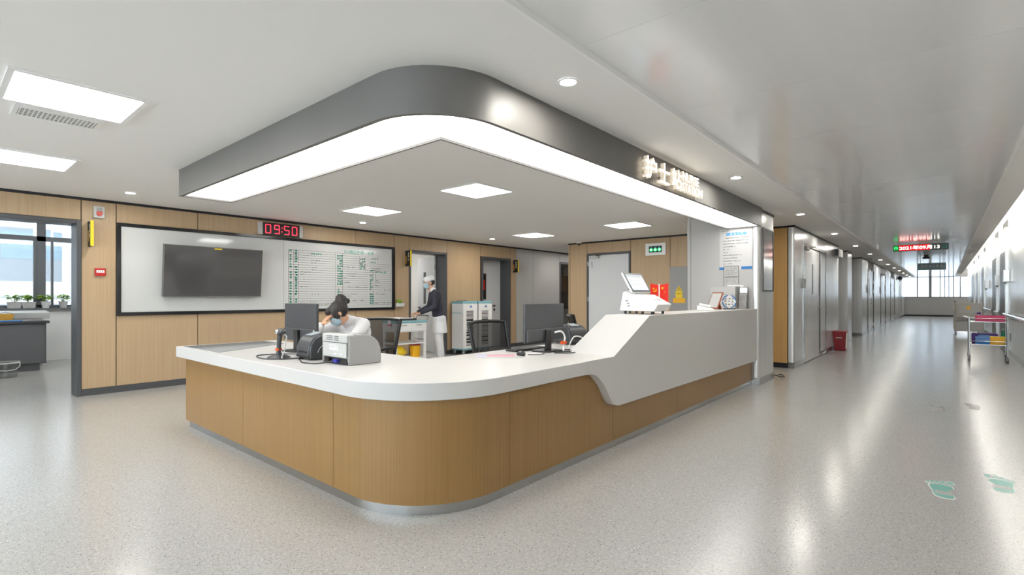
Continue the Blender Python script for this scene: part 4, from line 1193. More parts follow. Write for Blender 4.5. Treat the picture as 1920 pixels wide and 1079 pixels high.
def head(mb, c, Mh):
    """head of 0.23 m: face looks to local -Y"""
    def p(x, y, z): return Vector(c) + Mh @ Vector((x, y, z))
    mb.ell(p(0, .012, .025), (.076, .094, .092), 20, 14, Mh)
    mb.ell(p(0, -.028, -.045), (.058, .062, .070), 18, 12, Mh)
    mb.ell(p(0, -.062, -.088), (.026, .022, .020), 12, 8, Mh)
    mb.cap(p(0, -.088, .012), p(0, -.106, -.026), .010, .015, 10)
    for s in (-1, 1):
        mb.ell(p(s * .017, -.094, -.03), (.010, .012, .008), 8, 6, Mh)
        mb.ell(p(s * .034, -.074, .016), (.020, .014, .008), 10, 6, Mh)
        mb.ell(p(s * .038, -.066, -.028), (.024, .022, .020), 10, 6, Mh)
        mb.ell(p(s * .078, .018, -.005), (.012, .022, .034), 10, 8, Mh)
    mb.ell(p(0, -.088, -.056), (.024, .010, .006), 10, 6, Mh); mb.ell(p(0, -.086, -.066), (.020, .010, .006), 10, 6, Mh)
def eyes(c, Mh, parent):
    for s in (-1, 1):
        q = Vector(c) + Mh @ Vector((s * .033, -.083, -.001))
        e = MB().ell(q, (.012, .008, .007), 12, 8, Mh).build('eye', M['paper'], parent, smooth=True)
        MB().ell(Vector(c) + Mh @ Vector((s * .033, -.0895, -.001)), (.005, .003, .005), 10, 6, Mh).build('iris', M['ink'], e, smooth=True)
        MB().tube([Vector(c) + Mh @ Vector((s * (.016 + .012 * k), -.091 + .006 * k, .022 + (.004 if k == 1 else 0))) for k in range(4)], .0035, 6).build('eyebrow', M['hair'], parent, smooth=True)
def mask(c, Mh, parent):
    vs = []; N = 12; K = 6
    for j in range(K + 1):
        z = .012 - .105 * j / K
        for k in range(N + 1):
            a = R(-78 + 156 * k / N)
            bulge = .022 * math.cos(a) * math.sin(math.pi * (j + .6) / (K + 1.2))
            rx = .073 - .014 * max(0, j - 3) / 3; ry = .088 - .010 * max(0, j - 3) / 3
            vs.append(Vector(c) + Mh @ Vector((rx * math.sin(a), -.008 - (ry + bulge) * math.cos(a), z)))
    fs = [(j * (N + 1) + k, (j + 1) * (N + 1) + k, (j + 1) * (N + 1) + k + 1, j * (N + 1) + k + 1) for j in range(K) for k in range(N)]
    o = MB().add(vs, fs).build('face_mask', M['mask'], parent, smooth=True, angle=80)
    sm = o.modifiers.new('t', 'SOLIDIFY'); sm.thickness = .004
    for s in (-1, 1):
        MB().tube([Vector(c) + Mh @ Vector(q) for q in ((s * .072, -.03, .005), (s * .083, .012, .025), (s * .088, .034, 0), (s * .078, .0, -.05), (s * .066, -.03, -.07))], .002, 5).build('mask_loop', M['mask'], o, smooth=True)
def hand(mb, w, d, up, s, curl=.6):
    """palm and five bent fingers: w wrist, d finger direction, up back of the hand, s side of the thumb"""
    w = Vector(w); d = Vector(d).normalized(); up = Vector(up); up = (up - d * up.dot(d)).normalized(); sd = d.cross(up) * s
    mb.ell(w + d * .045, (.05, .042, .017), 14, 8, Matrix((d, sd, up)).transposed())
    for k, L in enumerate((.066, .078, .074, .058)):
        b0 = w + d * .082 + sd * (.030 - .020 * k)
        b1 = b0 + (d * math.cos(curl * .4) - up * math.sin(curl * .4)) * L * .45
        b2 = b1 + (d * math.cos(curl * 1.3) - up * math.sin(curl * 1.3)) * L * .33
        b3 = b2 + (d * math.cos(curl * 2.1) - up * math.sin(curl * 2.1)) * L * .28
        mb.cap(b0 - d * .02, b1, .0095, .009, 8); mb.cap(b1, b2, .009, .0082, 8); mb.cap(b2, b3, .0082, .007, 8)
    t0 = w + d * .025 + sd * .032; t1 = t0 + (d * .6 + sd * .6 - up * .25).normalized() * .038; t2 = t1 + (d * .9 + sd * .15 - up * .35).normalized() * .032
    mb.cap(w + d * .02 + sd * .015, t0, .013, .012, 8); mb.cap(t0, t1, .012, .0105, 8); mb.cap(t1, t2, .0105, .008, 8)

# --- standing nurse pushing the trolley (local -Y is forwards)
n2 = thing('person', 'standing nurse in white cap, mask and dark cardigan pushing a trolley', 'person', (-7.40, 6.50, 0), R(-28), 'nurses')
hc = Vector((0, -.20, 1.515)); Mh = Matrix.Rotation(R(14), 3, 'X')
body = MB(); head(body, hc, Mh)
body.cap((0, -.135, 1.36), (0, -.17, 1.44), .052, .05)
body.ell((0, -.08, 1.22), (.155, .095, .17)); body.ell((0, -.02, .98), (.135, .09, .16)); body.ell((0, 0, .84), (.155, .105, .12))
sh = {}
for s in (-1, 1):
    A, E_, W_ = (s * .165, -.10, 1.315), (s * .225, -.14, 1.06), (s * .15, -.40, .945)
    sh[s] = (A, E_, W_)
    body.cap(A, E_, .046, .038); body.cap(E_, W_, .036, .024)
    hand(body, W_, (-s * .1, -1, -.25), (0, -.25, 1), -s, .9)
    body.cap((s * .085, 0, .86), (s * .085, -.02, .47), .078, .05); body.cap((s * .085, -.02, .47), (s * .088, .02, .09), .05, .034)
    body.ell((s * .09, -.04, .05), (.04, .10, .04))
bd = blob(body, 'body', M['skin'], n2, .0065, 3)
eyes(hc, Mh, n2); mask(hc, Mh, n2)
cg = MB(); cg.ell((0, -.085, 1.24), (.185, .125, .17)); cg.ell((0, -.035, 1.03), (.165, .118, .18)); cg.ell((0, -.012, .90), (.172, .122, .10)); cg.cap((-.10, -.11, 1.335), (.10, -.11, 1.335), .062, .062)
for s in (-1, 1):
    A, E_, W_ = sh[s]; cg.cap(A, E_, .066, .055); Wn = Vector(E_).lerp(Vector(W_), .88); cg.cap(E_, Wn, .054, .042)
blob(cg, 'cardigan', M['navy'], n2, .012, 8)
tn = MB(); tn.lathe([(.0, .88), (.165, .88), (.178, .78), (.195, .66), (.205, .56), (.0, .56)], n=24)
tn.v = [(x, y * .75, z) for x, y, z in tn.v]; 
blob(tn, 'tunic', M['coat'], n2, .012, 5)
blob(MB().cap((-.06, -.125, 1.375), (.06, -.125, 1.375), .058, .058), 'collar', M['coat'], n2, .012, 5)
tr = MB()
for s in (-1, 1): tr.cap((s * .085, 0, .84), (s * .088, -.02, .47), .098, .078); tr.cap((s * .088, -.02, .47), (s * .092, .015, .13), .078, .07)
blob(tr, 'trousers', M['coat'], n2, .014, 4)
for s in (-1, 1):
    sb = MB(); sb.ell((s * .09, -.045, .045), (.048, .125, .048)); sb.box(s * .09 - .045, s * .09 + .045, -.16, .075, 0.001, .03)
    blob(sb, 'shoe', M['wplast'], n2, .01, 4)
hr = MB(); hr.ell(hc + Mh @ Vector((0, .03, .02)), (.082, .088, .088), 18, 12, Mh); hr.ell(hc + Mh @ Vector((0, .085, -.005)), (.045, .035, .045)); hr.ell(hc + Mh @ Vector((0, -.035, .075)), (.066, .048, .034), 14, 8, Mh)
blob(hr, 'hair', M['hair'], n2, .009, 4)
cp = MB(); cp.lathe([(.0, .035), (.088, .035), (.094, .05), (.096, .085), (.088, .12), (.05, .135), (.0, .138)], n=28)
cp.v = [tuple(hc + Mh @ (Vector((x, y * 1.08 + .022, z)))) for x, y, z in cp.v]
cp.build('nurse_cap', M['coat'], n2, smooth=True)

# --- seated nurse bent over the desk
n1 = thing('person', 'seated nurse in white coat and mask bent over the low counter', 'person', (-4.88, 3.20, 0), R(16), 'nurses')
hc = Vector((.0, -.40, 1.075)); Mh = Matrix.Rotation(R(-52), 3, 'Z') @ Matrix.Rotation(R(42), 3, 'X')
body = MB(); head(body, hc, Mh)
body.cap((0, -.22, .985), (0, -.33, 1.03), .052, .05)
body.ell((0, -.15, .86), (.155, .12, .16)); body.ell((0, -.05, .68), (.14, .11, .14)); body.ell((0, 0, .58), (.17, .14, .10))
arms = {}
for s, E_, W_, dr, up_ in ((-1, (-.22, -.62, .835), (-.10, -.52, .965), (.5, .25, .8), (-.5, -.8, .3)), (1, (.27, -.46, .84), (.16, -.70, .812), (-.25, -1, -.1), (0, 0, 1))):
    A = (s * .165, -.20, .955); arms[s] = (A, E_, W_)
    body.cap(A, E_, .046, .038); body.cap(E_, W_, .036, .025); hand(body, W_, dr, up_, -s, .7)
    body.cap((s * .09, -.02, .57), (s * .11, -.42, .54), .078, .055); body.cap((s * .11, -.42, .54), (s * .11, -.40, .09), .052, .036)
    body.ell((s * .11, -.45, .05), (.04, .11, .042))
blob(body, 'body', M['skin'], n1, .0065, 3)
eyes(hc, Mh, n1); mask(hc, Mh, n1)
ctm = MB(); ctm.ell((0, -.155, .865), (.19, .15, .17)); ctm.ell((0, -.06, .69), (.175, .145, .17)); ctm.ell((0, .0, .60), (.20, .17, .10)); ctm.cap((-.12, -.205, .965), (.12, -.205, .965), .07, .07); ctm.cap((0, -.20, .965), (0, -.275, 1.0), .085, .066)
for s in (-1, 1):
    A, E_, W_ = arms[s]; ctm.cap(A, E_, .07, .06); ctm.cap(E_, Vector(E_).lerp(Vector(W_), .85), .058, .048)
    ctm.cap((s * .09, -.02, .575), (s * .11, -.40, .555), .095, .075)
blob(ctm, 'white_coat', M['coat'], n1, .012, 7)
tr = MB()
for s in (-1, 1): tr.cap((s * .11, -.41, .53), (s * .11, -.40, .13), .07, .065)
blob(tr, 'trousers', M['coat'], n1, .014, 4)
for s in (-1, 1):
    sb = MB(); sb.ell((s * .11, -.455, .045), (.048, .125, .048)); sb.box(s * .11 - .045, s * .11 + .045, -.57, -.335, 0.001, .03)
    blob(sb, 'shoe', M['wplast'], n1, .01, 4)
hr = MB()
hr.ell(hc + Mh @ Vector((0, .032, .03)), (.092, .098, .096), 20, 14, Mh); hr.ell(hc + Mh @ Vector((0, -.045, .075)), (.076, .055, .042), 16, 10, Mh)
for s in (-1, 1): hr.ell(hc + Mh @ Vector((s * .074, -.012, .01)), (.018, .045, .058), 10, 8, Mh)
bun = hc + Mh @ Vector((0, .12, .095)); hr.ell(bun, (.06, .055, .055)); hr.ell(hc + Mh @ Vector((.01, .10, .05)), (.05, .05, .05))
hr.cap(bun, bun + Vector((.03, .06, -.02)), .045, .03)
blob(hr, 'hair', M['hair'], n1, .008, 3)
MB().ring((0, 0, 0), .034, .05, -.012, .012, 16).build('hair_band', M['dred'], n1).matrix_local = Matrix.Translation(hc + Mh @ Vector((.0, .105, .07))) @ Mh.to_4x4() @ Matrix.Rotation(R(-55), 4, 'X')

# ------------------------------------------------------------------ castor helper, record carts, trolley
def castor(c, r, parent, body='rubber', rz=0):
    x, y, z0 = c
    w = MB().cyl((x - .012, y, r), (x + .012, y, r), r, n=18).build('castor', M[body], parent, smooth=True)
    MB().cyl((x - .014, y, r), (x + .014, y, r), r * .45, n=12).build('hub', M['wplast'], w)
    MB().box(x - .02, x - .015, y - .014, y + .02, r * .8, z0).box(x + .015, x + .02, y - .014, y + .02, r * .8, z0).box(x - .02, x + .02, y - .014, y + .03, z0 - .012, z0).build('fork', M['lgplast'], w)
def record_cart(label, loc, seed):
    """slotted face towards +X; 0.34 deep, 0.43 wide"""
    t = thing('record_cart', label, 'cart', loc, 0, 'medical record carts')
    sh_ = MB(); sh_.box(-.17, .17, -.215, -.19, .13, 1.10).box(-.17, .17, .19, .215, .13, 1.10).box(-.17, -.15, -.19, .19, .13, 1.10).box(-.15, .17, -.19, .19, .13, .17).box(-.15, .17, -.19, .19, .94, 1.10)
    sh_.build('cabinet', M['wplast'], t)
    MB().box(-.178, .178, -.222, .222, 1.10, 1.155).build('blue_top', M['sky'], t, bevel=.008)
    MB().box(-.175, .185, -.222, .222, .10, .13).build('blue_base', M['sky'], t, bevel=.006)
    fr = MB().box(.171, .186, -.215, -.12, .135, 1.095).box(.171, .186, .10, .215, .135, 1.095).box(.171, .186, -.12, .10, .955, 1.095).box(.171, .186, -.12, .10, .135, .165)
    fr.build('door_frame', M['wplast'], t)
    r_ = random.Random(seed)
    km_ = MB().box(.12, .180, -.118, .098, 0, .012).mesh('record_folder'); km_.materials.append(M['paper'])
    for k in range(26):
        if r_.random() < .84:
            o = bpy.data.objects.new('record_folder', km_); COL.objects.link(o); o.parent = t; o.location = (0, 0, .175 + k * .0295)
    MB().box(-.149, .150, -.189, .189, .171, .939).build('shade_fill', M['bplast'], t)  # black block standing in for the shade between the folders
    MB().box(.186, .190, -.02, .05, 1.02, 1.045).build('brand_plate', M['blue'], t)
    MB().cyl((.186, .016, 1.065), (.191, .016, 1.065), .011).build('lock', M['dplast'], t)
    MB().cyl((.186, .15, .60), (.196, .15, .60), .010).build('knob', M['dplast'], t)
    MB().tube([(-.13, -.216, .90), (-.13, -.245, .90), (.13, -.245, .90), (.13, -.216, .90)], .008, 8).build('push_bar', M['sky'], t)
    for x in (-.13, .14):
        for y in (-.17, .17): castor((x, y, .10), .045, t)
    return t
record_cart('white record cart with pale blue top nearest the standing nurse', (-8.03, 7.785, 0), 5)
record_cart('white record cart with pale blue top nearest the closed white door', (-8.03, 8.26, 0), 9)
t = thing('clipboard', 'dark clipboard lying on the first record cart', 'clipboard', (-8.05, 7.74, 1.156), R(20))
MB().box(-.09, .09, -.13, .13, 0, .006).build('board', M['dplast'], t)
MB().box(-.03, .03, .10, .125, .006, .02).build('clip', M['steel'], t)

t = thing('nursing_trolley', 'white nursing trolley with a pale blue rim pushed by the standing nurse', 'trolley', (-7.50, 5.76, 0), R(-6))
for x in (-.20, .20):
    for y in (-.30, .30): MB().box(x - .02, x + .02, y - .02, y + .02, .12, .80).build('leg', M['wplast'], t, bevel=.004); castor((x, y, .12), .05, t)
MB().box(-.225, .225, -.325, .325, .62, .78).build('drawer_case', M['wplast'], t, bevel=.006)
for k in (-1, 1):
    dw = MB().box(.226, .236, k * .155 - .145, k * .155 + .145, .64, .77).build('drawer', M['wplast'], t, bevel=.004)
    MB().box(.237, .248, k * .155 - .05, k * .155 + .05, .735, .748).build('handle', M['gplast'], dw)
MB().box(-.235, .235, -.335, .335, .78, .82).build('blue_rim', M['sky'], t, bevel=.01)
MB().box(-.20, .20, -.30, .30, .815, .826).build('tray_bottom', M['gplast'], t)
MB().box(-.21, .21, -.31, .31, .40, .42).build('shelf', M['wplast'], t)
MB().box(-.21, .21, -.31, .31, .12, .15).build('shelf', M['wplast'], t)
MB().tube([(-.19, .33, .80), (-.19, .40, .90), (.19, .40, .90), (.19, .33, .80)], .012, 10).build('push_handle', M['steel'], t, smooth=True)
MB().tube([(-.21, -.31, .47), (.21, -.31, .47), (.21, .31, .47), (-.21, .31, .47)], .005, 6).build('guard_rail', M['steel'], t)
def tl_(x, y, z, a=R(-6)): return (-7.50 + x * math.cos(a) - y * math.sin(a), 5.76 + x * math.sin(a) + y * math.cos(a), z)
t = thing('yellow_bag', 'crumpled yellow bag on the lower shelf of the nursing trolley', 'bag', tl_(.06, -.13, .151))
rnd = random.Random(14); g = MB()
for k in range(9): g.ell((rnd.uniform(-.07, .07), rnd.uniform(-.08, .08), .07 + rnd.uniform(0, .10)), (.07, .08, .06))
blob(g, 'bag_body', M['yellow'], t, .012, 3)
t = thing('sharps_bucket', 'amber sharps bucket with a dark red lid on the nursing trolley', 'bucket', tl_(.08, .17, .151))
MB().lathe([(.0, 0), (.085, 0), (.10, .21), (.0, .21)], n=24).build('bucket', M['yellow2'], t, smooth=True)
MB().lathe([(.0, .21), (.103, .21), (.103, .235), (.06, .245), (.06, .27), (.0, .27)], n=24).build('lid', M['dred'], t, smooth=True)
t = thing('instrument_tray', 'grey tray with folded cloths on top of the nursing trolley', 'tray', tl_(0, -.05, .8265))
MB().box(-.16, .16, -.20, .20, 0, .012).box(-.16, .16, -.20, -.19, .012, .03).box(-.16, .16, .19, .20, .012, .03).box(-.16, -.15, -.19, .19, .012, .03).box(.15, .16, -.19, .19, .012, .03).build('tray', M['dplast'], t)
MB().box(-.10, .06, -.16, .0, .013, .05).build('folded_cloth', M['coat'], t, bevel=.012)
MB().box(-.06, .10, .03, .16, .013, .04).build('paper_pad', M['paper'], t, bevel=.003)
t = thing('dispenser_bottle', 'small white and pink bottle hung on the near end of the nursing trolley', 'bottle', tl_(.10, -.37, .70))
MB().lathe([(0, 0), (.035, 0), (.036, .10), (.018, .125), (.018, .14), (0, .14)], n=16).build('bottle', M['wplast'], t, smooth=True)
MB().lathe([(.037, .03), (.037, .07)], n=16).build('pink_label', M['pink'], t)
MB().box(-.02, .02, .033, .05, .02, .06).build('hook', M['steel'], t)

# ------------------------------------------------------------------ corridor things
t = thing('waste_bin', 'red plastic waste bin standing by the steel corridor wall', 'bin', (-1.86, 14.0, 0))
g = MB(); b0, b1 = (.105, .105), (.13, .13)
def taper(mb, a, b_, z0, z1):
    vs = [(sx * a[0], sy * a[1], z0) for sx, sy in ((-1, -1), (1, -1), (1, 1), (-1, 1))] + [(sx * b_[0], sy * b_[1], z1) for sx, sy in ((-1, -1), (1, -1), (1, 1), (-1, 1))]
    return mb.add(vs, [(3, 2, 1, 0), (4, 5, 6, 7), (0, 1, 5, 4), (1, 2, 6, 5), (2, 3, 7, 6), (3, 0, 4, 7)])
taper(g, (.11, .13), (.135, .155), 0, .43); g.build('bucket', M['dred'], t, bevel=.01)
MB().box(-.14, .14, -.16, .16, .43, .455).build('lid', M['dred'], t, bevel=.008)
MB().box(.118, .142, -.14, .14, .05, .42).build('white_bag', M['paper'], t, bevel=.006)
g = MB().box(-.07, .05, -.155, -.149, .29, .315); g.build('caption_strip', M['greyp'], t)
t = thing('wall_speaker', 'grey box speaker high on the first steel wall', 'speaker', (XC + .001, 14.3, 2.29))
MB().box(0, .11, -.30, .30, -.09, .09).build('housing', M['lgplast'], t, bevel=.01)
MB().box(.02, .10, -.308, -.30, -.07, .07).build('grille', M['dgrey'], t)
t = thing('call_box', 'small pale intercom box on the steel door frame', 'intercom', (XC + .016, 10.62, 1.5))
MB().box(0, .03, -.05, .05, -.09, .09).build('housing', M['lgplast'], t, bevel=.006)
MB().box(.03, .032, -.03, .03, 0, .06).build('display', M['gplast'], t)
for k, (y, lab) in enumerate(((20.6, 'first far steel door'), (25.1, 'second far steel door'))):
    t = thing('door_number_plate', 'small white number plate beside the ' + lab, 'sign', (XC + .001, y, 1.52))
    MB().box(0, .012, -.11, .11, -.14, .14).build('plate', M['paper'], t)
    g = MB(); scribble(g, (.013, 0, 0), FX, .12, .16, 6, random.Random(k)); g.build('number', M['ink'], t)
t = thing('exit_camera', 'small dark dome camera near the end of the steel corridor wall', 'camera', (XC + .002, 35.5, 2.33))
MB().ell((.10, 0, -.05), (.11, .11, .11)).build('dome', M['dplast'], t, smooth=True); MB().box(0, .1, -.05, .05, -.03, .05).build('arm', M['lgplast'], t)
t = thing('smoke_detector', 'dark ceiling detector ahead of the second hanging sign', 'detector', (-.44, 20.1, H + .028))
MB().lathe([(0, -.11), (.08, -.11), (.10, -.06), (.06, -.04), (.06, -.0005), (0, -.0005)], n=24).build('detector_body', M['dgrey'], t, smooth=True)
t = thing('emergency_unit', 'small emergency light unit in the corridor soffit', 'light', (-1.85, 19.9, H))
MB().box(-.1, .1, -.16, .16, -.06, -.0005).build('housing', M['lgplast'], t, bevel=.01)
for s in (-1, 1): MB().cyl((0, s * .09, -.065), (0, s * .09, -.06), .05).build('lamp_lens', M['gplast'], t)

t = thing('led_date_sign', 'red LED date sign hanging across the corridor', 'sign', (-.445, 15.3, 2.417))
MB().box(-.51, .51, 0, .08, -.075, .075).build('housing', M['bplast'], t, bevel=.003)
MB().box(-.40, .18, -.002, 0, -.066, .066).build('red_field', M['ledrf'], t)
MB().box(-.505, -.405, -.002, 0, -.066, .066).build('green_field', mat('led_green_field', (16, 90, 30), .5, emit=.35, ecol=(20, 130, 40)), t)
MB().box(.185, .505, -.002, 0, -.066, .066).build('dark_field', M['dgrey'], t)
text('2021年09月13', .74, .095, 0, (-.02, -.0035, 0), FY, 'date', M['ledw'], t, .012)
text('日', .075, .085, 0, (.44, -.0035, 0), FY, 'date', M['teal'], t, .012)
g = MB(); g.tube([(-.455 + .032 * math.cos(R(a)), -.003, .032 * math.sin(R(a))) for a in range(-60, 241, 20)], .006, 6); g.box(-.462, -.44, -.0045, -.002, -.012, .012)
g.build('green_logo', M['ledg'], t)
for x in (-.45, .45): MB().cyl((x, .04, .075), (x, .04, .128), .01).build('hanger', M['steel'], t)
t = thing('hanging_direction_sign', 'unlit grey green hanging sign farther down the corridor', 'sign', (-.35, 22.5, 2.29))
MB().box(-.38, .38, 0, .06, -.12, .12).build('board', mat('sign_grey_green', (112, 134, 138), .35), t)
g = MB(); rnd = random.Random(17)
for k in range(6): scribble(g, (-.24 + .1 * k, -.002, 0), FY, .08, .11, 6, rnd, .003)
g.build('lettering', M['lgplast'], t)
for x in (-.3, .3): MB().cyl((x, .03, .12), (x, .03, .237), .01).build('hanger', M['steel'], t)

def rail(label, y0, y1):
    t = thing('handrail', label, 'handrail', (XR - .075, y0, .87), 0, 'handrails along the corridor wall')
    L = y1 - y0
    MB().tube([(0, 0, 0), (0, L, 0)], .028, 12).build('rail', M['chrome'], t, smooth=True)
    MB().box(.005, .02, 0, L, -.07, -.03).build('bumper_strip', M['lgplast'], t)
    n = max(2, int(L / 1.4))
    for k in range(n + 1):
        y = .1 + (L - .2) * k / n
        MB().box(-.012, .073, y - .02, y + .02, -.05, -.02).build('bracket', M['steel'], t)
    for y in (0, L): MB().ell((0, y, 0), (.03, .03, .03), 12, 8).build('end_cap', M['steel'], t, smooth=True)
rail('long steel handrail on the corridor wall before the first patient room', -1.0, 15.5)
rail('short steel handrail between the first two patient room doors', 17.2, 18.2)
rail('steel handrail between the second and third patient room doors', 19.8, 23.7)
for k, (y, z_, lab) in enumerate(((15.25, 1.70, 'nearest'), (17.6, 1.66, 'second'), (21.9, 1.64, 'third'))):
    t = thing('hand_gel_dispenser', lab + ' steel hand gel dispenser on the handrail wall', 'dispenser', (XR - .001, y, z_))
    MB().box(-.11, 0, -.07, .07, -.13, .13).build('housing', M['steel'], t, bevel=.008)
    MB().cyl((-.07, 0, -.17), (-.07, 0, -.13), .018).build('nozzle', M['lgplast'], t)
t = thing('wall_socket', 'small dark socket low on the handrail wall', 'socket', (XR - .001, 15.1, .40))
MB().box(-.01, 0, -.06, .06, -.08, .08).build('plate', M['lgplast'], t); MB().box(-.013, -.01, -.02, .02, -.06, .06).build('outlet', M['dplast'], t)

# stainless trolley by the handrail
t = thing('treatment_trolley', 'stainless steel treatment trolley standing by the handrail', 'trolley', (.63, 13.55, 0))
hx, hy = .27, .20
for x in (-hx, hx):
    for y in (-hy, hy): MB().cyl((x, y, .12), (x, y, .86), .013, n=10).build('leg', M['steel'], t, smooth=True); castor((x, y, .12), .055, t)
for z_ in (.32, .76):
    MB().box(-hx, hx, -hy, hy, z_, z_ + .012).build('shelf', M['steel'], t)
    MB().tube([(-hx, -hy, z_ + .07), (hx, -hy, z_ + .07), (hx, hy, z_ + .07), (-hx, hy, z_ + .07), (-hx, -hy, z_ + .07)], .006, 6).build('guard_rail', M['steel'], t)
MB().tube([(-hx, -hy, .84), (-hx - .07, -hy, .86), (-hx - .07, hy, .86), (-hx, hy, .84)], .012, 8).build('push_handle', M['steel'], t, smooth=True)
def tt(x, y, z_): return (.63 + x, 13.55 + y, z_)
t = thing('pink_basket', 'pink open basket on the top shelf of the steel trolley', 'basket', tt(.03, -.08, .7725))
taper(MB(), (.20, .09), (.215, .10), 0, .012).build('bottom', M['pink'], t)
for a in ((-.21, .21, -.10, -.09), (-.21, .21, .09, .10), (-.21, -.2, -.09, .09), (.2, .21, -.09, .09)): MB().box(a[0], a[1], a[2], a[3], .005, .115).build('side', M['pink'], t)
t = thing('spray_bottle', 'purple capped bottle behind the pink basket', 'bottle', tt(-.12, .11, .7725))
MB().lathe([(0, 0), (.035, 0), (.035, .11), (.015, .13), (0, .13)], n=16).build('bottle', M['wplast'], t, smooth=True); MB().lathe([(0, .13), (.03, .13), (.03, .17), (0, .17)], n=12).build('cap', M['purple'], t)
t = thing('purple_pack', 'purple pack on the lower shelf of the steel trolley', 'pack', tt(-.03, .09, .3325)); MB().box(-.2, .18, -.07, .07, 0, .20).build('pack', M['purple'], t, bevel=.02); MB().box(-.1, .06, -.072, -.07, .11, .17).build('label_patch', M['lblue'], t)
t = thing('blue_carton', 'blue carton at the front of the lower trolley shelf', 'carton', tt(-.06, -.10, .3325)); MB().box(-.12, .085, -.07, .07, 0, .14).build('carton', M['bluebox'], t, bevel=.004); MB().box(-.12, .085, -.072, -.07, 0, .045).build('teal_band', M['blue'], t)
t = thing('yellow_sharps_box', 'yellow sharps box at the front of the lower trolley shelf', 'sharps box', tt(.13, -.10, .3325)); MB().box(-.10, .11, -.08, .08, 0, .14).build('box', M['yellow2'], t, bevel=.006); MB().box(-.10, .11, -.08, .08, .14, .155).build('lid', M['yellow'], t, bevel=.004)
t = thing('green_bottle', 'green bottle at the wall end of the lower trolley shelf', 'bottle', tt(.225, .10, .3325)); MB().lathe([(0, 0), (.032, 0), (.032, .2), (.014, .24), (.014, .27), (0, .27)], n=16).build('bottle', M['bottle'], t, smooth=True); MB().lathe([(0, .27), (.018, .27), (.018, .29), (0, .29)], n=12).build('cap', M['wplast'], t)
t = thing('glass_jar', 'cloudy plastic bag of supplies on the lower trolley shelf behind the boxes', 'bag', tt(.02, .0, .55))
bpy.data.objects.remove(t)

# hospital bed parked beyond the trolley
t = thing('hospital_bed', 'beige hospital bed parked against the handrail wall', 'bed', (.57, 21.9, 0))
hb = MB().prism([(-.31, .48), (.31, .48), (.31, 1.02), (.25, 1.06), (-.25, 1.06), (-.31, 1.02)], -.02, .02, ax='y').build('head_board', M['bedp'], t, bevel=.01)
MB().box(-.27, .27, -.026, -.02, .72, .98).build('board_inset', M['lgplast'], hb, bevel=.004)
MB().box(-.28, .28, -.04, -.02, .52, .60).build('hand_slot', M['gplast'], hb)
st_ = MB(); star((0.0, .90), .09, st_, -.027); st_.build('orange_star', M['yellow2'], hb)
MB().box(-.31, .31, -.015, .015, .14, .46).build('lower_panel', M['greyp'], t)
for s in (-1, 1):
    MB().cyl((s * .325, 0, .12), (s * .325, 0, 1.08), .022).build('post', M['bedp'], t, smooth=True); MB().ell((s * .325, 0, 1.10), (.03, .03, .035), 10, 8).build('finial', M['gplast'], t, smooth=True)
    MB().cyl((s * .325, 1.9, .12), (s * .325, 1.9, .9), .022).build('post', M['bedp'], t, smooth=True)
    MB().tube([(s * .34, .25, .55), (s * .34, .3, .78), (s * .34, 1.5, .78), (s * .34, 1.55, .55)], .014, 8).build('side_rail', M['steel'], t, smooth=True)
    for y in (0, 1.9): castor((s * .30, y, .14), .06, t)
MB().box(-.32, .32, .02, 1.88, .38, .45).build('bed_frame', M['lgplast'], t)
MB().rbox(-.31, .31, .04, 1.86, .451, .58, .05).build('mattress', M['coat'], t, bevel=.02)
MB().box(-.29, .29, 1.885, 1.915, .5, .9).build('foot_board', M['bedp'], t, bevel=.01)

# footprints stuck to the floor
def footprint(label, pts, toes, fill, band, worn=False):
    """pts: heel..ball outline in world XY; toes: (x, y, rx, ry, rot)"""
    cx = sum(p[0] for p in pts) / len(pts); cy = sum(p[1] for p in pts) / len(pts)
    t = thing('footprint_sticker', label, 'floor sticker', (cx, cy, 0), 0, 'footprint stickers on the corridor floor')
    L = [(x - cx, y - cy) for x, y in pts]
    if not worn: MB().prism([(x * 1.12, y * 1.12) for x, y in L], .0004, .0008).build('white_edge', M['footw'], t)
    MB().prism(L, .0008, .0013).build('sole', fill, t)
    if band: MB().prism([(band[0] - cx, band[2] - cy), (band[1] - cx, band[2] - cy), (band[1] - cx, band[3] - cy), (band[0] - cx, band[3] - cy)], .0013, .0016).build('pale_band', M['footg'], t)
    for x, y, rx, ry, ro in toes:
        e = [(x - cx + rx * math.cos(a) * math.cos(ro) - ry * math.sin(a) * math.sin(ro), y - cy + rx * math.cos(a) * math.sin(ro) + ry * math.sin(a) * math.cos(ro)) for a in [2 * math.pi * k / 14 for k in range(14)]]
        if not worn: MB().prism([(x - cx + (p - x + cx) * 1.3, y - cy + (q - y + cy) * 1.3) for p, q in e], .0004, .0008).build('toe_edge', M['footw'], t)
        MB().prism(e, .0009, .0014).build('toe', fill, t)
def foot_shape(c, ang, s, mir):
    """sole outline about c, length 0.27 along ang"""
    base = [(-.128, .0), (-.118, -.030), (-.09, -.042), (-.05, -.036), (-.01, -.026), (.03, -.032), (.065, -.05), (.098, -.048), (.118, -.02), (.12, .015), (.105, .045), (.07, .056), (.03, .05), (-.02, .044), (-.07, .046), (-.105, .036)]
    tz = [(.172, -.046, .030, .016, 0), (.172, -.012, .022, .012, 0), (.162, .014, .019, .011, 0), (.148, .038, .017, .010, 0), (.128, .060, .015, .009, 0)]
    ca, sa = math.cos(ang), math.sin(ang)
    f_ = lambda x, y: (c[0] + s * (x * ca - mir * y * sa), c[1] + s * (x * sa + mir * y * ca))
    return [f_(x, y) for x, y in base], [f_(x, y) + (rx * s, ry * s, ang) for x, y, rx, ry, r0 in tz]
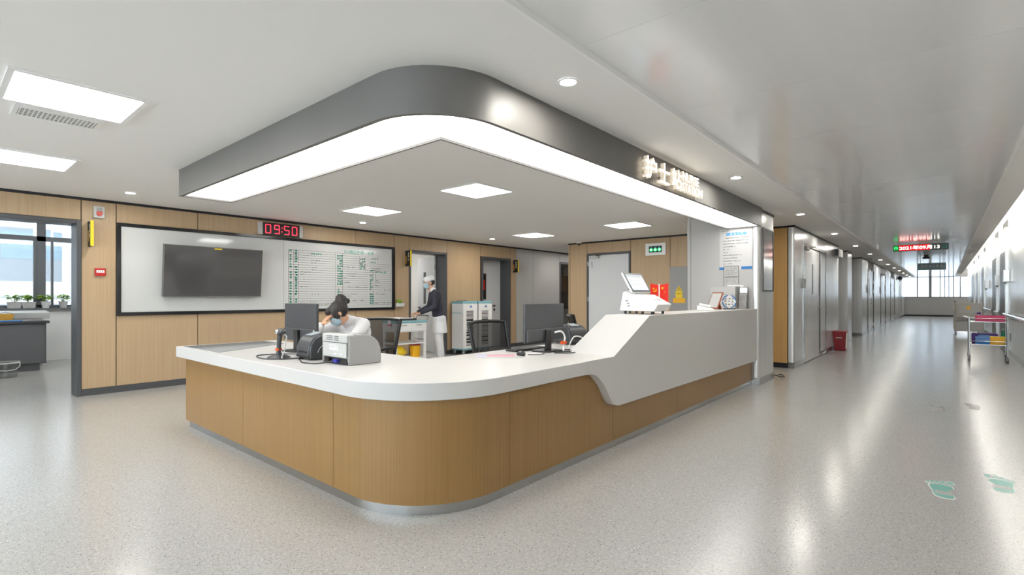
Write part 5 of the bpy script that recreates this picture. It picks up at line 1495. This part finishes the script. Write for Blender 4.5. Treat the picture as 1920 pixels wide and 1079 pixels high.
for lab, c, ang, mir, fill, worn in (('teal footprint sticker nearest the viewer on the corridor floor', (-.01, 4.28), R(95), 1, M['footb'], False),
                                     ('teal footprint sticker closest to the handrail wall', (.285, 4.65), R(92), -1, M['footb'], False),
                                     ('worn grey footprint sticker farther along, on the counter side', (-.05, 7.35), R(95), 1, M['footg'], True),
                                     ('worn grey footprint sticker farther along, on the handrail side', (.24, 7.75), R(92), -1, M['footg'], True)):
    pts, toes = foot_shape(c, ang, 1.15, mir)
    footprint(lab, pts, toes, fill, None if worn else (c[0] - .04, c[0] + .045, c[1] - .075, c[1] - .005), worn)

# ------------------------------------------------------------------ plant room behind the first doorway
XF = -13.39
mb = MB(); mb.box(XF - .2, XF, -3.2, 4.2, 0, 1.03).box(XF - .2, XF, -3.2, 4.2, 2.78, 3.0).box(XF - .2, XF, -3.2, -2.0, 1.03, 2.78).box(XF - .2, XF, 3.2, 4.2, 1.03, 2.78)
mb.box(XF, XW - .32, -3.3, -3.2, 0, 3).box(XF, XW - .32, 4.2, 4.3, 0, 3).box(XF - .2, XW - .32, -3.3, 4.3, 2.85, 3.0)
struct('wall_plant_room', mb, M['ceil'], 'white walls of the room with the potted plants', 'wall')
wn = thing('window_2', 'grey framed window of the plant room', 'window', (XF, 1.5, 0), 0, None, 'structure')
def wyy(y): return y - 1.5
for a, c in ((-2.0, -1.94), (-.4, -.28), (1.485, 1.615), (3.14, 3.2)):
    MB().box(-.13, -.03, wyy(a), wyy(c), 1.06, 2.78).build('mullion', M['wframe'], wn)
MB().box(-.12, -.04, wyy(1.695), wyy(1.73), 1.06, 2.36).build('mullion', M['wframe'], wn)
MB().box(-.12, -.04, wyy(1.44), wyy(1.485), 1.06, 2.36).build('mullion', M['wframe'], wn)
MB().box(-.13, -.03, wyy(-2.0), wyy(3.2), 2.34, 2.43).build('transom', M['wframe'], wn)
MB().box(-.13, -.03, wyy(-2.0), wyy(3.2), 1.03, 1.09).build('sill_rail', M['wframe'], wn)
MB().box(-.13, -.03, wyy(-2.0), wyy(3.2), 2.74, 2.78).build('head_rail', M['wframe'], wn)
for a, c in ((-1.94, -.4), (-.28, 1.44), (1.615, 1.695), (1.73, 3.14)):
    for z0, z1 in ((1.09, 2.34), (2.43, 2.74)): MB().box(-.085, -.078, wyy(a), wyy(c), z0, z1).build('pane', M['pane2'], wn)
MB().box(-.03, .14, wyy(-2.0), wyy(3.2), 1.005, 1.03).build('sill', M['wframe'], wn, bevel=.004)

def plant(label, y, pot, seed, x=XF + .07):
    t = thing('potted_plant', label, 'plant', (x, y, 1.0305), 0, 'plants on the window sill')
    r_ = random.Random(seed)
    if pot == 'trough':
        taper(MB(), (.055, .085), (.07, .10), 0, .12).build('pot', M['lgplast'], t, bevel=.006); zt_ = .12
    else:
        MB().lathe([(0, 0), (.05, 0), (.072, .115), (.078, .13), (.07, .13), (.066, .118), (0, .118)], n=20).build('pot', M['wplast'] if pot == 'white' else M['lgplast'], t, smooth=True); zt_ = .125
    lm = MB(); sm_ = MB()
    for k in range(26):
        a = r_.uniform(0, 2 * math.pi); rad = r_.uniform(.03, .13); h_ = zt_ + r_.uniform(.03, .13)
        p = Vector((rad * .6 * math.cos(a), rad * math.sin(a), h_))
        if k % 2 == 0: sm_.tube([(p.x * .15, p.y * .15, zt_ - .02), (p.x * .6, p.y * .6, h_ * .8 + .02), p], .0025, 5)
        Mr = Matrix.Rotation(a, 3, 'Z') @ Matrix.Rotation(r_.uniform(-.3, .7), 3, 'Y')
        lm.ell(p, (.045, .026, .005), 8, 5, Mr)
    lm.build('leaves', M['leaf'], t, smooth=True); sm_.build('stems', M['stem'], t)
plant('leafy green plant in a pale trough at the edge of the doorway view', 1.16, 'trough', 1)
plant('leafy green plant in a pale trough beside the round pots', 1.36, 'trough', 2)
plant('green plant in a round white pot against the window mullion', 1.60, 'white', 3)
plant('smaller green plant in a round white pot nearest the door jamb', 1.86, 'grey', 4)

t = thing('sink_cabinet', 'dark grey base cabinet with a dark stone worktop in the plant room', 'cabinet', (-11.95, .35, 0))
MB().box(-.29, .29, -1.2, 1.06, .12, .80).box(-.27, .26, -1.2, .98, 0, .12).build('body', M['cab'], t)
for k in range(3):
    dr = MB().box(.29, .305, -1.19 + .75 * k, -.46 + .75 * k, .13, .79).build('door', M['cab'], t, bevel=.003)
MB().box(-.31, .33, -1.22, 1.10, .80, .845).build('worktop', M['counterd'], t, bevel=.006)
t = thing('wash_trough', 'long white wash trough behind the dark cabinet', 'sink', (-12.6, .5, 0))
MB().prism([(-.22, .86), (.16, .86), (.22, .97), (-.22, 1.0)], -1.2, 1.05, ax='y').build('basin', M['wplast'], t, bevel=.012)
MB().box(-.18, .14, -1.1, .95, 0, .86).build('stand', M['greyp'], t)
t = thing('amber_basket', 'amber plastic basket on the dark worktop', 'basket', (-12.0, .93, .8455))
taper(MB(), (.07, .09), (.085, .11), 0, .12).build('basket', M['amber'], t, bevel=.008); MB().tube([(.08, -.1, .12), (.10, 0, .15), (.08, .1, .12)], .006, 6).build('rim_handle', M['gplast'], t)
t = thing('blue_tray', 'flat blue tray on the edge of the dark worktop', 'tray', (-11.72, 1.0, .8455)); MB().rbox(-.09, .09, -.25, .12, 0, .012, .02).build('tray', M['blue'], t); MB().rbox(-.07, .07, -.23, .10, .012, .016, .02).build('tray_floor', M['lblue'], t)
t = thing('plastic_bucket', 'cloudy white plastic bucket with a wire handle on the plant room floor', 'bucket', (-11.05, .86, 0))
MB().lathe([(0, 0.001), (.14, .001), (.16, .22), (.165, .24)], n=28).build('bucket', M['bucket'], t, smooth=True); MB().ring((0, 0, .24), .158, .172, -.02, 0, 28).build('rim', M['wplast'], t, smooth=True)
MB().tube([(0, .17, .22), (.09, .16, .17), (.17, .10, .13), (.19, 0, .12), (.17, -.10, .13)], .005, 6).build('handle', M['wplast'], t)

# building across the yard
t = thing('office_building', 'pale stone clad building seen through the plant room window', 'building', (-25.0, 3.0, -8.0))
MB().box(-1, 0, -22, 14, 0, 26).build('wall', M['facade'], t)
for k in range(9):
    z_ = 2.0 + 2.72 * k
    for j in range(8):
        y = -12.8 + 2.9 * j
        w_ = MB().box(.0, .02, y, y + 1.75, z_ - .35, z_ + 1.55).build('window', M['fspan'], t)
        MB().box(.021, .03, y + .05, y + 1.15, z_ + .45, z_ + 1.45).build('pane', M['fglass'], w_); MB().box(.021, .03, y + 1.22, y + 1.70, z_ + .45, z_ + 1.45).build('pane', M['fglass'], w_)
    MB().box(.0, .035, -22, 14, z_ - .95, z_ - .92).build('joint_line', M['fspan'], t)
MB().box(0, 2.5, .45, 9, 0, 26).build('wing', M['facade'], t)
# room behind the grey panels: wall cabinet and shelf seen through the far doorway
t = thing('wall_cabinet', 'oak wall cabinet seen through the far doorway', 'cabinet', (-10.6, 14.6, 1.45)); MB().box(-.3, .3, -1.6, 1.0, 0, .55).build('body', M['wood'], t); MB().box(.30, .315, -1.59, -.3, .01, .54).build('door', M['wood'], t); MB().box(.30, .315, -.29, .99, .01, .54).build('door', M['wood'], t)
t = thing('work_bench', 'white bench with dark jars seen through the far doorway', 'bench', (-10.5, 14.6, 0)); MB().box(-.4, .4, -1.6, 1.0, 0, .84).build('body', M['wplast'], t); MB().box(-.42, .42, -1.62, 1.02, .84, .88).build('worktop', M['dgrey'], t)
rnd = random.Random(41)
for k in range(5):
    o = thing('jar', ('first', 'second', 'third', 'fourth', 'fifth')[k] + ' dark jar along the bench in the far room', 'jar', (-10.3, 13.3 + .3 * k, .881), 0, 'jars on the far bench')
    MB().lathe([(0, 0), (.07, 0), (.07, .14), (.05, .16), (0, .16)], n=14).build('jar_body', M['dplast'], o, smooth=True); MB().lathe([(0, .16), (.055, .16), (.055, .19), (0, .19)], n=12).build('lid', M['wplast'], o)
t = thing('hanging_coat', 'reddish garment hanging on the wall inside the open room', 'garment', (-9.75, 8.07, 1.35))
g = MB().ell((0, 0, 0), (.10, .05, .26), 14, 10).ell((.05, -.01, -.05), (.07, .05, .22), 12, 8); blob(g, 'cloth', mat('reddish_cloth', (176, 110, 96), .8), t, .015, 3)
MB().tube([(0, .02, .24), (0, .03, .32), (0, .028, .34)], .006, 6).build('hook', M['steel'], t)
